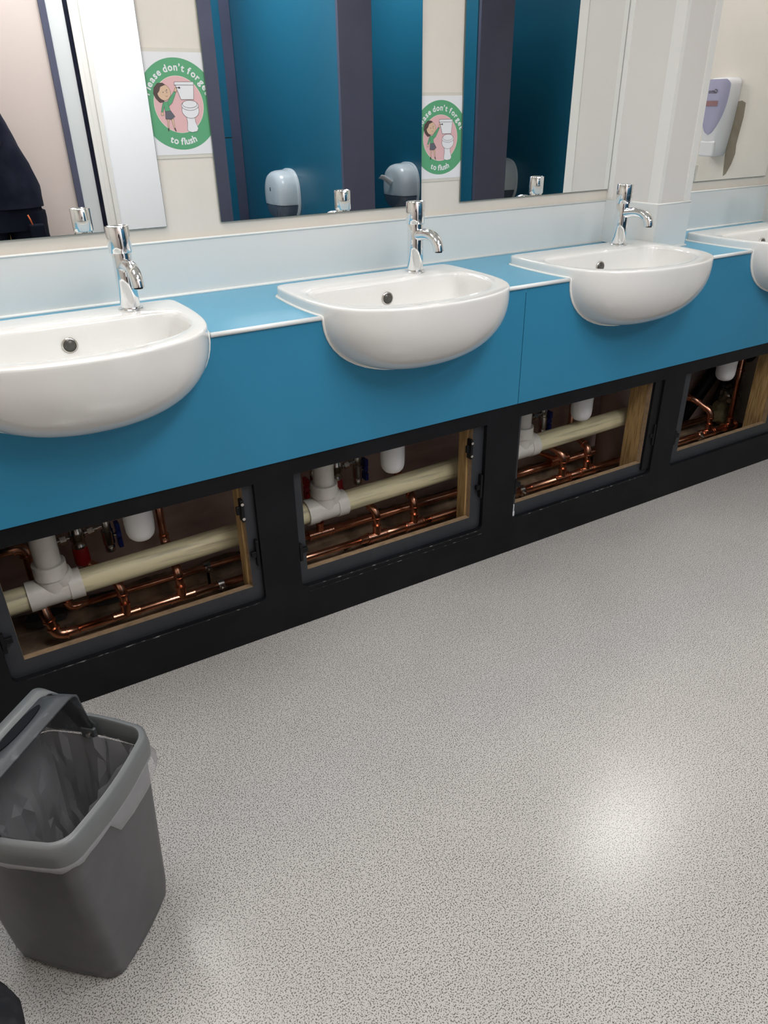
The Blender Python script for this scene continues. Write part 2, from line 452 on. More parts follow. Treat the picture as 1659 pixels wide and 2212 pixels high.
def upstand(bx, label, seals):
    r = empty('upstand_panel', (0, 0, 0), label, 'splashback', 'pale upstand strips behind the basins')
    MB().box(*bx).build('board', M['upstand'], r)
    for p, q, rad in seals: MB().tube([p, q], rad, 8).build('sealant', M['seal'], r, smooth=True)
upstand((XL, 1.532, -.004, .006, .832, .962), 'long pale aqua upstand strip below the first three mirrors', [((XL, -.003, .9635), (1.530, -.003, .9635), .0032), ((XL, -.006, .832), (1.528, -.006, .832), .0045), ((1.529, -.007, .832), (1.529, -.007, .962), .0035)])
upstand((1.523, 1.532, -.2245, -.0045, .832, .966), 'pale aqua upstand on the left side of the column', [((1.5265, -.224, .967), (1.5265, -.004, .967), .003)])
upstand((1.5325, 1.680, -.2245, -.2195, .832, .966), 'pale aqua upstand on the front of the column', [((1.524, -.223, .967), (1.680, -.223, .967), .003), ((1.524, -.227, .832), (1.684, -.227, .832), .0045)])
upstand((1.6825, XE, -.004, .006, .832, .962), 'pale aqua upstand strip below the mirror to the right of the column', [((1.683, -.003, .9635), (XE, -.003, .9635), .0032), ((1.684, -.006, .832), (XE, -.006, .832), .0045)])

# ------------------------------------------------------------------ mirrors
def mirror(x0, x1, label):
    r = empty('wall_mirror', ((x0+x1)/2, 0, .9974), label, 'mirror', 'frameless wall mirrors')
    w = (x1-x0)/2
    MB().box(-w, w, -.0012, .0030, 0, .95).build('glass_edge', M['mirroredge'], r)
    MB().add([(-w+.0008, -.0014, .0008), (w-.0008, -.0014, .0008), (w-.0008, -.0014, .9492), (-w+.0008, -.0014, .9492)], [(0, 1, 2, 3)]).build('mirror_face', M['mirror'], r)
mirror(-.5785, .0317, 'frameless mirror at the left edge, reflecting the person and white door')
mirror(.1709, .7795, 'frameless mirror between the two flush signs, reflecting two toilet roll dispensers')
mirror(.9187, 1.5290, 'frameless mirror against the left side of the column')
mirror(1.760, 2.3705, 'frameless mirror right of the column, reflecting the soap dispenser')

# ------------------------------------------------------------------ signs
def disc(mb, cx, cz, r0, r1, y, n=72, mi=0, sx=1, sz=1):
    v = []; 
    for j in range(n):
        a = 2*PI*j/n
        v.append((cx+r1*math.cos(a)*sx, y, cz+r1*math.sin(a)*sz))
        if r0 > 0: v.append((cx+r0*math.cos(a)*sx, y, cz+r0*math.sin(a)*sz))
    if r0 > 0: f = [(2*j, 2*((j+1) % n), 2*((j+1) % n)+1, 2*j+1) for j in range(n)]
    else: f = [tuple(range(n))]
    mb.add(v, f, mi); return mb
def poly(mb, pts, y, mi=0):
    mb.add([(x, y, z) for x, z in pts], [tuple(range(len(pts)))], mi)
def stroke(mb, pts, w, y, mi=0):
    for (a, b_) in zip(pts[:-1], pts[1:]):
        d = Vector((b_[0]-a[0], b_[1]-a[1]))
        if d.length < 1e-9: continue
        d.normalize(); n = Vector((-d.y, d.x))*w/2; e = d*w*.3
        poly(mb, [(a[0]-e.x+n.x, a[1]-e.y+n.y), (a[0]-e.x-n.x, a[1]-e.y-n.y), (b_[0]+e.x-n.x, b_[1]+e.y-n.y), (b_[0]+e.x+n.x, b_[1]+e.y+n.y)], y, mi)
def glyph(ch, size, off=.0):
    cu = bpy.data.curves.new('t', 'FONT'); cu.body = ch; cu.size = size; cu.offset = off; cu.resolution_u = 3
    o = bpy.data.objects.new('t', cu); C.objects.link(o); bpy.context.view_layer.update()
    dg = bpy.context.evaluated_depsgraph_get(); me = bpy.data.meshes.new_from_object(o.evaluated_get(dg))
    v = [tuple(p.co) for p in me.vertices]; f = [tuple(p.vertices) for p in me.polygons]
    bpy.data.objects.remove(o); bpy.data.meshes.remove(me); bpy.data.curves.remove(cu)
    return v, f
GC = {}
def text_flat(mb, s, size, place, off=0, track=1.0):
    """place(u, v) maps text coordinates to 3-D; characters laid left to right, u measured from the middle"""
    adv = []; gl = []
    for ch in s:
        if ch == ' ': gl.append(None); adv.append(size*.24); continue
        key = (ch, size, off)
        if key not in GC: GC[key] = glyph(ch, size, off)
        v, f = GC[key]; gl.append((v, f)); x0 = min(p[0] for p in v); x1 = max(p[0] for p in v); adv.append((x1-x0)+size*.075*track)
    tot = sum(adv); u = -tot/2
    for g, a in zip(gl, adv):
        if g:
            v, f = g; x0 = min(p[0] for p in v); x1 = max(p[0] for p in v); cx = (x0+x1)/2
            mb.add([place(u+a/2, p[0]-cx, p[1]) for p in v], f)
        u += a
def make_sign():
    r = empty('flush_sign', (0, 0, 0), '', 'sign', 'flush reminder signs between the mirrors')
    MB().box(-.1545, .1545, .0046, .0058, -.113, .113).build('laminate_sleeve', M['tape'], r)
    MB().box(-.1485, .1485, .0040, .0046, -.105, .105).build('paper_sheet', M['paper'], r)
    g = MB(); disc(g, 0, 0, .0588, .0945, .00385); g.build('green_ring', M['green'], r)
    g = MB(); disc(g, 0, 0, .0578, .0588, .00383); g.build('ring_outline', M['cream'], r)
    g = MB(); disc(g, 0, 0, 0, .0579, .00387); g.build('pink_disc', M['pink'], r)
    g = MB()
    R1 = .0690
    def pl(R, sgn):
        def f(u, dx, dy):
            a = u/R
            if sgn > 0: ang = PI/2-a; rr = R+dy; px = rr*math.cos(ang)+dx*math.sin(ang); pz = rr*math.sin(ang)-dx*math.cos(ang)
            else: ang = -PI/2+a; rr = R-dy; px = rr*math.cos(ang)-dx*math.sin(ang); pz = rr*math.sin(ang)+dx*math.cos(ang)
            return (px, .0037, pz)
        return f
    text_flat(g, 'Please don\u2019t forget', .0205, pl(R1, 1), .0006, 1.0)
    g.build('upper_lettering', M['paper'], r); g = MB()
    text_flat(g, 'to flush', .0205, pl(.0835, -1), .0006, 1.0)
    g.build('lower_lettering', M['paper'], r)
    # toilet picture (right) : white shapes with dark outlines
    W, K = MB(), MB()
    def shape(pts, mbw=W, w=.0007, y=.0036):
        poly(mbw, pts, y); stroke(K, pts+[pts[0]], w, y-.0001)
    def ell(cx, cz, a, b_, n=26, s=0, e=2*PI): return [(cx+a*math.cos(s+(e-s)*i/n), cz+b_*math.sin(s+(e-s)*i/n)) for i in range(n+(0 if abs(e-s-2*PI) < 1e-6 else 1))]
    shape([(.0125, -.052), (.0150, -.036), (.0135, -.018), (.034, -.018), (.0345, -.036), (.0395, -.050), (.036, -.056), (.024, -.058), (.015, -.056)])
    shape(ell(.0255, -.012, .0205, .0165), y=.00345)
    shape(ell(.0255, -.002, .0205, .0098), y=.0033)
    shape(ell(.0255, .001, .0175, .0078), y=.0031)
    shape([(.0060, .0105), (.0365, .0105), (.0400, .0400), (-.0035, .0400)], y=.0034)
    shape([(-.0062, .0400), (.0402, .0400), (.0402, .0465), (-.0045, .0465)], y=.0032)
    poly(K, ell(.0050, .0345, .0024, .0020, 12), .0030); stroke(K, [(-.0010, .0350), (.005, .0345)], .0012, .0030)
    fx = lambda P_: [(x*1.2-.004, z) for x, z in P_]
    W.build('toilet_picture', M['paper'], r)
    # pupil figure (left)
    def sh(name, m_, pts, y, line=True):
        pts = fx(pts); g = MB(); poly(g, pts, y); g.build(name, m_, r)
        if line: stroke(K, pts+[pts[0]], .0005, y-.00005)
    sh('figure_hair', M['hairink'], [(-.0410, .0130), (-.0445, .0230), (-.0420, .0350), (-.0340, .0440), (-.0240, .0445), (-.0180, .0400), (-.0240, .0200), (-.0250, .0060), (-.0330, .0040), (-.0355, .0060)], .0036, False)
    sh('figure_face', M['facei'], ell(-.0235, .0250, .0130, .0160, 24), .0034)
    sh('figure_fringe', M['hairink'], [(-.0385, .0200), (-.0400, .0320), (-.0330, .0420), (-.0230, .0440), (-.0200, .0400), (-.0290, .0360), (-.0320, .0280)], .0033, False)
    sh('figure_sleeve', M['green'], [(-.0225, .0020), (-.0180, .0080), (-.0040, .0270), (.0000, .0250), (-.0100, .0040), (-.0175, -.0030)], .0033)
    sh('figure_sleeve_lower', M['green'], [(-.0285, .0040), (-.0250, .0030), (-.0300, -.0150), (-.0340, -.0145)], .0033)
    sh('figure_jumper', M['green'], [(-.0270, .0060), (-.0190, .0065), (-.0150, -.0150), (-.0260, -.0165)], .0032)
    sh('figure_skirt', M['skirt'], [(-.0258, -.0130), (-.0150, -.0120), (-.0080, -.0240), (-.0160, -.0300), (-.0270, -.0290)], .0031)
    for s_, a in (('figure_leg', [(-.0240, -.0290), (-.0205, -.0295), (-.0225, -.0480), (-.0245, -.0480)]), ('figure_leg', [(-.0160, -.0295), (-.0115, -.0285), (-.0105, -.0480), (-.0130, -.0480)]), ('figure_hand', [(-.0040, .0270), (-.0010, .0345), (.0030, .0340), (.0015, .0262)]), ('figure_hand', [(-.0340, -.0145), (-.0300, -.0150), (-.0290, -.0210), (-.0345, -.0220)])):
        sh(s_, M['facei'], a, .0034)
    for a in ([(-.0248, -.0480), (-.0222, -.0480), (-.0232, -.0550), (-.0255, -.0530)], [(-.0130, -.0480), (-.0102, -.0480), (-.0085, -.0560), (-.0108, -.0545)]):
        poly(K, fx(a), .0033)
    poly(K, fx(ell(-.0175, .0300, .0009, .0012, 10)), .0032); poly(K, fx(ell(-.0250, .0255, .0009, .0012, 10)), .0032)
    stroke(K, fx([(-.0205, .0290), (-.0170, .0250), (-.0185, .0238)]), .0006, .0032); stroke(K, fx([(-.0215, .0185), (-.0195, .0165), (-.0170, .0180)]), .0006, .0032)
    K.build('drawn_outline', M['ink'], r)
    return r
s1 = make_sign(); s1.location = (.103, .0, 1.260); s1['label'] = 'round green please don\u2019t forget to flush sign, between the left mirror and the middle mirror'
s2 = copy_tree(s1); s2.location = (.846, .0, 1.170); s2['label'] = 'smaller-looking green please don\u2019t forget to flush sign right of the middle mirror'

# ------------------------------------------------------------------ plinth with four access openings
OP = [(-.575, .039, -.540, .012), (.143, .743, .168, .705), (.862, 1.472, .880, 1.432), (1.573, 2.185, 1.618, 2.118)]
pl = empty('plinth_panel', (0, 0, 0), 'long black painted plinth with four open access holes', 'plinth')
panel_xz('board', [(XL, .0), (XE, .0), (XE, .498), (XL, .498)], [rrect(a, b_, .118, .456, .014, True) for a, b_, c_, d_ in OP], -.4066, -.3925, M['plinth'], pl)
for a, b_, z0 in ((-.545, .02, .1145), (.160, .735, .1140), (.165, .745, .1000), (.90, 1.45, .1155)):
    MB().box(a, b_, -.4075, -.4064, z0, z0+(.0028 if z0 > .11 else .0012)).build('chipped_edge', M['chip'], pl)
side = ['leftmost', 'second from the left', 'third from the left', 'rightmost']
for i, (a, b_, c_, d_) in enumerate(OP):
    r = empty('access_frame', ((a+b_)/2, -.39, 0), 'charcoal board frame with raw brown edges round the %s plinth opening' % side[i], 'frame', 'board frames behind the plinth openings')
    lx, rx = a-.04-(a+b_)/2, b_+.04-(a+b_)/2
    ix0, ix1 = c_-(a+b_)/2, d_-(a+b_)/2
    panel_xz('board', [(lx, .0), (rx, .0), (rx, .49), (lx, .49)], [[(ix0, .161), (ix1, .161), (ix1, .475), (ix0, .475)]], -.0022, .016, [M['frame'], M['mdf']], r, side_mi=1)
    # cabinet furniture left behind on the frame
    def hinge(x, y, z, nm='hinge_plate'):
        g = MB().box(x-.004, x+.004, y-.016, y+.004, z-.03, z+.03).box(x-.014, x+.003, y-.010, y-.002, z-.010, z+.012)
        h = g.build(nm, M['black'], r, bevel=.0015)
        MB().lathe([(.0001, 0), (.004, 0), (.004, -.002), (.0001, -.002)], (x, y-.016, z+.02), 'y', 12).build('screw', M['chromed'], h)
        MB().lathe([(.0001, 0), (.004, 0), (.004, -.002), (.0001, -.002)], (x, y-.016, z-.02), 'y', 12).build('screw', M['chromed'], h)
    if i < 2: hinge(ix1-.004, .010, .385)
    g = MB().box(rx-.052, rx-.044, -.016, -.002, .225, .300).box(rx-.064, rx-.044, -.014, -.004, .253, .268)
    g.build('magnetic_catch', M['black'], r, bevel=.0012)
    g = MB().box(lx+.042, lx+.050, -.016, -.002, .200, .250).box(lx+.042, lx+.066, -.014, -.004, .222, .236)
    g.build('magnetic_catch', M['black'], r, bevel=.0012)

# black runner standing in the right-hand side of the third opening
o = MB().box(1.434, 1.470, -.401, -.3925, .135, .455).build('black_strip_board', M['black'], bevel=.001); tag(o, 'black strip board fixed beside the pine post at the right of the third opening', 'board')
o = MB().box(.871, .874, -.398, -.394, .135, .160).box(.866, .876, -.3985, -.3945, .12, .136).build('torn_paper', M['paper']); tag(o, 'small torn white paper scrap in the lower left corner of the third opening', 'paper')

posts = [((.006, .045, -.374, -.335, .0, .60), 'thin pine stud at the right of the leftmost opening'), ((.699, .742, -.374, -.333, .0, .60), 'pine stud at the right of the second opening'),
         ((1.434, 1.475, -.374, -.302, .0, .60), 'wide pine post at the right of the third opening'), ((2.119, 2.165, -.374, -.300, .0, .60), 'pine post at the right of the rightmost opening')]
for b_, l in posts:
    x = (b_[0]+b_[1])/2; y = (b_[2]+b_[3])/2
    w, d = (b_[1]-b_[0])/2, (b_[3]-b_[2])/2
    o = MB().box(-w, w, -d, d, 0, .6).build('timber_post', M['pine'], bevel=.002); o.location = (x, y, 0); tag(o, l, 'timber', 'pine studs inside the pipe void')

# ------------------------------------------------------------------ pipes in the void
PY = -.25
def pz(x): return .238+.022*(x+.2)
r = empty('waste_pipe', (-.2, PY, .24), 'thick aged cream plastic waste pipe with white tees running behind the openings', 'pipe')
def loc(p, o): return (p[0]-o[0], p[1]-o[1], p[2]-o[2])
O = (-.2, PY, .24)
def wp(x0, x1): MB().tube([loc((x0, PY, pz(x0)), O), loc((x1, PY, pz(x1)), O)], .0305, 32).build('pipe_length', M['pvc'], r, autos=40)
wp(-1.2, -.47); wp(-.375, .262); wp(.33, .985); wp(1.045, 1.50)
for x in (.085, .800):
    MB().box(x-.006-O[0], x+.006-O[0], -.030, .030, .004-O[2], pz(x)-.018-O[2]).build('support_bracket', M['black'], r)
for k, x in enumerate((-.435, .297, 1.010)):
    z = pz(x)
    g = MB()
    g.tube([loc((x-.062, PY, pz(x-.062)), O), loc((x-.030, PY, pz(x-.030)), O)], .0375, 32)
    g.tube([loc((x+.030, PY, pz(x+.030)), O), loc((x+.062, PY, pz(x+.062)), O)], .0375, 32)
    g.tube([loc((x-.031, PY, pz(x-.031)), O), loc((x+.031, PY, pz(x+.031)), O)], .0350, 32)
    g.tube([loc((x, PY, z), O)]+[loc((x, PY, z+.046), O)], .0345, 32)
    g.tube([loc((x, PY, z+.042), O), loc((x, PY, z+.078), O)], .0385, 32)
    g.tube([loc((x+.030, PY, z), O), loc((x+.012, PY, z+.040), O)], [.028, .034], 24)
    tee = g.build('tee_fitting', M['pvcw'], r, autos=40)
    MB().tube([loc((x, PY, z+.05), O), loc((x, PY, .62), O)], .0300, 32).build('riser_pipe', M['pvcw'], r, autos=40)

def bead(g, p, d, r_, w=.0022):
    p = Vector(p); d = Vector(d).normalized(); g.tube([p-d*w, p+d*w], r_, 20)
CU = M['copper']
def copper_run(name, y, z, segs, label, xs0):
    r = empty(name, (xs0, y, z), label, 'pipe', 'copper supply pipes in the void')
    for x0, x1, rr in segs: MB().tube([(x0-xs0, 0, 0), (x1-xs0, 0, 0)], rr, 20).build('pipe_length', CU, r, smooth=True)
    return r
def tee(r, org, x, y, z, rr, rs, L=.033):
    g = MB(); p = Vector((x-org[0], y-org[1], z-org[2]))
    g.tube([p-Vector((L, 0, 0)), p+Vector((L, 0, 0))], rr*1.17, 20)
    g.tube([p, p+Vector((0, 0, rr+.024))], rs*1.2, 20)
    for s_ in (-1, 1): bead(g, p+Vector((L*s_, 0, 0)), (1, 0, 0), rr*1.34); bead(g, p+Vector((L*.72*s_, 0, 0)), (1, 0, 0), rr*1.27)
    bead(g, p+Vector((0, 0, rr+.024)), (0, 0, 1), rs*1.4)
    g.build('tee_fitting', CU, r, autos=50)
def riser(r, org, pts, rr, bends):
    g = MB(); P_ = [Vector(loc(p, org)) for p in pts]; path = [P_[0]]
    for i in range(1, len(P_)-1):
        a, b_, c_ = P_[i-1], P_[i], P_[i+1]; q = min(bends, (b_-a).length*.48, (c_-b_).length*.48)
        s_ = b_+(a-b_).normalized()*q; e = b_+(c_-b_).normalized()*q; path += arc(s_, b_, e, 6)
        g2 = MB().tube(arc(s_, b_, e, 8), rr*1.2, 20); bead(g2, s_, b_-a, rr*1.4); bead(g2, e, c_-b_, rr*1.4); g2.build('elbow_fitting', CU, r, autos=50)
    path.append(P_[-1]); g.tube(path, rr, 18); g.build('riser_pipe', CU, r, smooth=True)
FY, FZ, BY, BZ2 = -.187, .060, -.100, .075
org = (-.445, FY, FZ)
fr = copper_run('copper_supply_pipe', FY, FZ, [(-.42, .10, .0104), (.10, .44, .0105), (.44, .70, .0125), (.70, 1.13, .0130), (1.13, 1.62, .0135), (1.62, 2.25, .0135)], 'front copper pipe with tees running low along the openings', -.445)
riser(fr, org, [(-.405, FY, FZ), (-.458, FY, FZ), (-.472, FY+.008, .130), (-.474, -.150, .170), (-.474, -.145, .312), (-.56, -.145, .312)], .0118, .024)
for xa, xb, rr in ((-.280, -.128, .0098), (.500, .640, .0128), (1.275, 1.395, .0135)):
    tee(fr, org, xa, FY, FZ, rr, .0108); tee(fr, org, xb, FY, FZ, rr, .0108)
    riser(fr, org, [(xa, FY, FZ+.01), (xa, FY, .150), (xa-.035, -.115, .182), (xa-.075, -.095, .20)], .0106, .026)
    riser(fr, org, [(xb, FY, FZ+.01), (xb, FY, .150), (xb, -.085, .182), (xb, -.080, .62)], .0106, .026)
tee(fr, org, 2.07, FY, FZ, .0135, .0105); tee(fr, org, 2.205, FY, FZ, .0135, .0115)
riser(fr, org, [(2.07, FY, FZ+.01), (2.07, FY, .150), (2.04, -.115, .19), (1.93, -.095, .225)], .0105, .026)
riser(fr, org, [(2.205, FY, FZ+.01), (2.205, FY+.002, .30), (2.205, FY+.002, .62)], .0115, .001)
org = (-.40, BY, BZ2)
bk = copper_run('copper_supply_pipe', BY, BZ2, [(-.375, .115, .0082), (.115, .36, .0085), (.36, 1.13, .0125), (1.13, 1.30, .0125), (1.30, 2.2, .0125)], 'rear copper pipe running low along the plaster wall', -.40)
riser(bk, org, [(-.36, BY, BZ2), (-.412, BY, BZ2), (-.412, BY, .26)], .0090, .022)
tee(bk, org, .345, BY, BZ2, .0125, .0100, .04)
riser(bk, org, [(.345, BY, BZ2+.01), (.345, BY, .30)], .0095, .01)
tee(bk, org, 1.335, BY, BZ2+.01, .0135, .0095, .04)
riser(bk, org, [(1.335, BY, BZ2+.01), (1.20, BY+.01, .155), (1.13, BY+.01, .21)], .0095, .02)
riser(bk, org, [(1.98, BY, BZ2), (1.94, BY+.02, .14), (1.86, BY+.02, .17)], .0095, .02)

def clip(x, y, z, rr, m_, label):
    r = empty('pipe_clip', (x, y, 0), label, 'pipe clip', 'pipe clips on the copper pipes')
    g = MB(); n = 20; v = []
    for s_ in (-.0085, .0085):
        for R in (rr*1.02, rr*1.02+.005):
            for j in range(n): a = 2*PI*j/n; v.append((s_, R*math.cos(a), z+R*math.sin(a)))
    f = []
    for j in range(n):
        k = (j+1) % n
        f += [(j, k, n+k, n+j), (2*n+j, 3*n+j, 3*n+k, 2*n+k), (n+j, n+k, 3*n+k, 3*n+j), (j, 2*n+j, 2*n+k, k)]
    g.add(v, f); g.box(-.008, .008, -rr-.018, -rr-.002, z-.004, z+.003); g.build('band', m_, r)
    MB().tube([(0, 0, .0), (0, 0, z-rr)], .004, 10).build('stem', M['black'], r)
    MB().lathe([(.0001, 0), (.005, 0), (.005, .006), (.0001, .006)], (0, -rr-.010, z+.002), 'z', 10).build('screw', M['chromed'], r)
clip(-.025, BY, BZ2, .0085, M['chromed'], 'metal clip on the rear copper pipe in the leftmost opening')
clip(-.016, FY, FZ, .0105, M['chromed'], 'metal clip on the front copper pipe in the leftmost opening')
clip(1.085, FY, FZ, .0135, M['chromed'], 'grey clip on the front copper pipe at the left of the third opening')
clip(2.015, FY, FZ, .0135, M['chromed'], 'grey clip on the front copper pipe in the rightmost opening')

def make_valve():
    r = empty('mixing_valve', (0, 0, 0), '', 'valve', 'thermostatic mixing valves in the void')
    MB().lathe([(.012, .085), (.0125, .060), (.0095, .058), (.0095, .050), (.015, .046), (.0175, .030), (.0195, .028), (.0195, .012), (.0165, .010), (.0165, -.004), (.018, -.006), (.018, -.012), (.012, -.014)], n=24).build('valve_body', M['chromed'], r, autos=40)
    MB().lathe([(.0155, -.008), (.0180, -.012), (.0195, -.052), (.0170, -.060), (.0001, -.061)], n=28).build('red_cap', M['red'], r, autos=40)
    g = MB().tube([(.012, 0, .020), (.062, 0, .028)], .0075, 14)
    g.tube([(.026, 0, .0215), (.040, 0, .024)], .0125, 6); g.tube([(.046, 0, .025), (.050, 0, .0255)], .010, 16); g.build('outlet_union', M['chromed'], r, autos=35)
    g = MB().tube([(-.012, 0, .018), (-.062, 0, .014)], .0075, 14)
    g.tube([(-.026, 0, .0175), (-.040, 0, .0165)], .0130, 6); g.tube([(-.045, 0, .016), (-.049, 0, .016)], .0105, 16); g.build('inlet_union', M['chromed'], r, autos=35)
    for s_, hm, nm in ((.070, M['bluep'], 'blue_lever'), (-.070, M['red'], 'red_lever')):
        zc = .026 if s_ > 0 else .012
        iv = MB().lathe([(.0085, .062), (.0125, .060), (.0125, .044), (.0095, .042), (.0125, .036), (.0125, .010), (.0145, .008), (.0145, -.030), (.011, -.034), (.0125, -.038), (.0125, -.052), (.009, -.054)], (s_, 0, zc-.02), 'z', 20).build('isolating_valve', M['chromed'], r, autos=35)
        d = 1 if s_ > 0 else -1
        MB().tube([(s_, 0, zc-.028), (s_+.024*d, 0, zc-.032)], .005, 12).build('lever_stem', M['chromed'], iv)
        g = MB(); x = s_+.026*d; zz = zc-.032
        for s2 in (-1, 1):
            g.box(x-.0055, x+.0055, -.0125, .0125, min(zz+s2*.010, zz+s2*.034), max(zz+s2*.010, zz+s2*.034))
        g.lathe([(.0001, -.006), (.0115, -.006), (.0115, .006), (.0001, .006)], (x, 0, zz), 'x', 14)
        g.build(nm, hm, iv, bevel=.002)
    return r
VL = ['chrome mixing valve with red cap behind the leftmost opening', 'chrome mixing valve with red cap behind the second opening', 'chrome mixing valve mostly behind the white pipe in the third opening', 'mixing valve of which only the blue lever shows in the rightmost opening']
v0 = make_valve()
for i, x in enumerate((-.348, .410, 1.166, 1.80)):
    o = v0 if i == 0 else copy_tree(v0)
    o.location = (x, -.100, .262); o.scale = (1.06, 1.06, 1.06); o['label'] = VL[i]

def make_trap():
    r = empty('bottle_trap', (0, 0, 0), '', 'bottle trap', 'white bottle traps under the basins')
    MB().lathe([(.0001, 0), (.012, .0012), (.024, .006), (.031, .014), (.0345, .026), (.0355, .045), (.0365, .20)], n=36).build('cup', M['trap'], r, smooth=True)
    MB().lathe([(.038, .20), (.040, .20), (.040, .225), (.02, .228)], n=36).build('collar', M['trap'], r, autos=40)
    MB().tube([(0, 0, .225), (0, 0, .36)], .019, 20).build('inlet_pipe', M['trap'], r, smooth=True)
    return r
TL = ['white bottle trap showing at the top of the leftmost opening', 'white bottle trap showing at the top of the second opening', 'white bottle trap overlapping the waste pipe in the third opening', 'white bottle trap showing at the top of the rightmost opening']
t0 = make_trap()
for i, (x, z) in enumerate(((-.216, .316), (.511, .314), (1.248, .318), (1.982, .322))):
    o = t0 if i == 0 else copy_tree(t0)
    o.location = (x, -.27, z); o['label'] = TL[i]

# large soil pipe, third opening; odds and ends
o = MB().tube([(0, 0, 0), (0, 0, .80)], .060, 36).build('soil_pipe', M['soil'], smooth=True); o.location = (1.575, -.13, .0); tag(o, 'fat pink painted vertical pipe beside the pine post in the third opening', 'pipe')
o = MB().tube([(2.06, -.05, .06), (2.22, -.05, .24), (2.38, -.05, .42)], .028, 20).build('black_waste_pipe', M['black'], smooth=True); tag(o, 'black diagonal pipe at the back of the rightmost opening', 'pipe')
o = MB().tube(arc((2.25, -.06, .10), (2.31, -.06, .25), (2.35, -.06, .255), 6)+[(2.39, -.06, .245)], .012, 16).build('dark_bent_pipe', M['black'], smooth=True); tag(o, 'dark bent pipe behind the vertical copper pipe in the rightmost opening', 'pipe')
r = empty('lagged_pipe', (2.3, -.08, .33), 'grey foil-lagged pipe high up in the rightmost opening', 'pipe')
MB().tube([(-.12, 0, .03), (.10, 0, -.02)], .036, 20).build('lagging', M['slate'], r, smooth=True)
def lump(name, loc_, rad, sc, m_, label, cat, seed=0, amp=.35):
    bm = bmesh.new(); bmesh.ops.create_icosphere(bm, subdivisions=4, radius=rad)
    for v in bm.verts:
        d = 1+amp*mn.noise(v.co*(1.8/rad)*.5+Vector((seed, 0, 0)))+amp*.4*mn.noise(v.co*(6/rad)*.5+Vector((seed, 5, 0)))
        v.co = Vector((v.co.x*sc[0], v.co.y*sc[1], v.co.z*sc[2]))*d
    me = bpy.data.meshes.new(name); bm.to_mesh(me); bm.free(); me.materials.append(m_)
    o = link(name, me); o.location = loc_; return tag(o, label, cat)
lump('insulation_lump', (2.275, -.09, .075), .06, (1, .8, .9), M['lag'], 'yellow insulation lump at the lower right of the rightmost opening', 'insulation', 2)
lump('foil_lump', (2.315, -.09, .150), .055, (1, .8, 1), M['foil'], 'crumpled silver foil above the insulation in the rightmost opening', 'foil', 4, .6)
lump('foil_scrap', (1.275, -.235, .030), .028, (1.5, .8, .5), M['foil'], 'crumpled foil scrap on the rubble in the third opening', 'foil', 9, .6)
lump('dark_rag', (-.075, -.235, .028), .03, (1.3, .7, .6), M['dark'], 'black crumpled rag on the rubble near the front pipe, leftmost opening', 'rag', 6, .6)
o = MB().lathe([(.0001, 0), (.022, 0), (.023, .003), (.023, .016), (.019, .020), (.0001, .020)], n=24).build('plastic_cap', M['bluep'], autos=40)
o.location = (-.330, -.262, .022); o.rotation_euler = (.3, .1, 0); tag(o, 'blue plastic cap lying on the rubble of the leftmost opening', 'cap')
def shard(loc_, sx, sy, th, rz, m_, label):
    g = MB(); pts = [(-sx, -sy*.6), (-sx*.5, -sy), (sx*.8, -sy*.8), (sx, sy*.2), (sx*.4, sy), (-sx*.8, sy*.7)]
    n = len(pts); g.add([(x, y, z) for z in (0, th) for x, y in pts], [tuple(range(n))[::-1], tuple(range(n, 2*n))]+[(i, (i+1) % n, n+(i+1) % n, n+i) for i in range(n)])
    o = g.build('rubble_fragment', m_); o.location = loc_; o.rotation_euler = (.05, .08, rz); tag(o, label, 'rubble', 'fragments on the rubble bed')
shard((-.285, -.215, .020), .05, .014, .007, -.7, M['slate'], 'long grey slate splinter lying under the front pipe, leftmost opening')
shard((-.47, -.06, .030), .055, .022, .022, .1, M['slate'], 'grey brick lump by the wall at the left of the leftmost opening')
shard((-.43, -.30, .016), .022, .010, .006, .9, M['mdf'], 'pale chip in the lower left corner of the leftmost opening')
shard((-.31, -.05, .030), .05, .020, .02, -.05, M['slate'], 'grey brick lump behind the rear pipe bend, leftmost opening')
o = MB().tube([(.40, -.15, .02), (.44, -.17, .045), (.47, -.20, .03), (.49, -.26, .02), (.56, -.30, .02)], .0035, 8).build('cable', M['black'], smooth=True); tag(o, 'thin black cable on the rubble in the second opening', 'cable')

# ------------------------------------------------------------------ toilet cubicles behind the camera (seen in the mirrors)
def part_box(name, x0, x1, y0, y1, z0, z1, m_, label, cat, group=None):
    o = MB().box(-(x1-x0)/2, (x1-x0)/2, -(y1-y0)/2, (y1-y0)/2, 0, z1-z0).build(name, m_, bevel=.0015); o.location = ((x0+x1)/2, (y0+y1)/2, z0); return tag(o, label, cat, group)
for (a, b_), l in zip(((.745, .936), (1.603, 1.802), (2.515, 2.752)), ('dark slate cubicle pilaster reflected at the left side of the middle mirror', 'dark slate cubicle pilaster reflected between two toilet roll dispensers', 'dark slate cubicle pilaster reflected in the mirror beside the column')):
    part_box('cubicle_pilaster', a, b_, -2.075, -2.05, 0.001, 2.1, M['pilaster'], l, 'cubicle pilaster', 'cubicle pilasters')
for x, l in ((1.610, 'deep blue cubicle partition carrying the left reflected dispenser'), (2.510, 'deep blue cubicle partition carrying the second reflected dispenser'), (3.272, 'deep blue cubicle partition carrying the dispenser reflected beside the column')):
    part_box('cubicle_partition', x, x+.020, -3.60, -2.077, .12, 2.1, M['partition'], l, 'partition', 'cubicle partitions')
part_box('cubicle_partition', .737, .757, -3.60, -2.077, .0, 2.1, M['white'], 'white end partition of the cubicle row', 'partition', 'cubicle partitions')
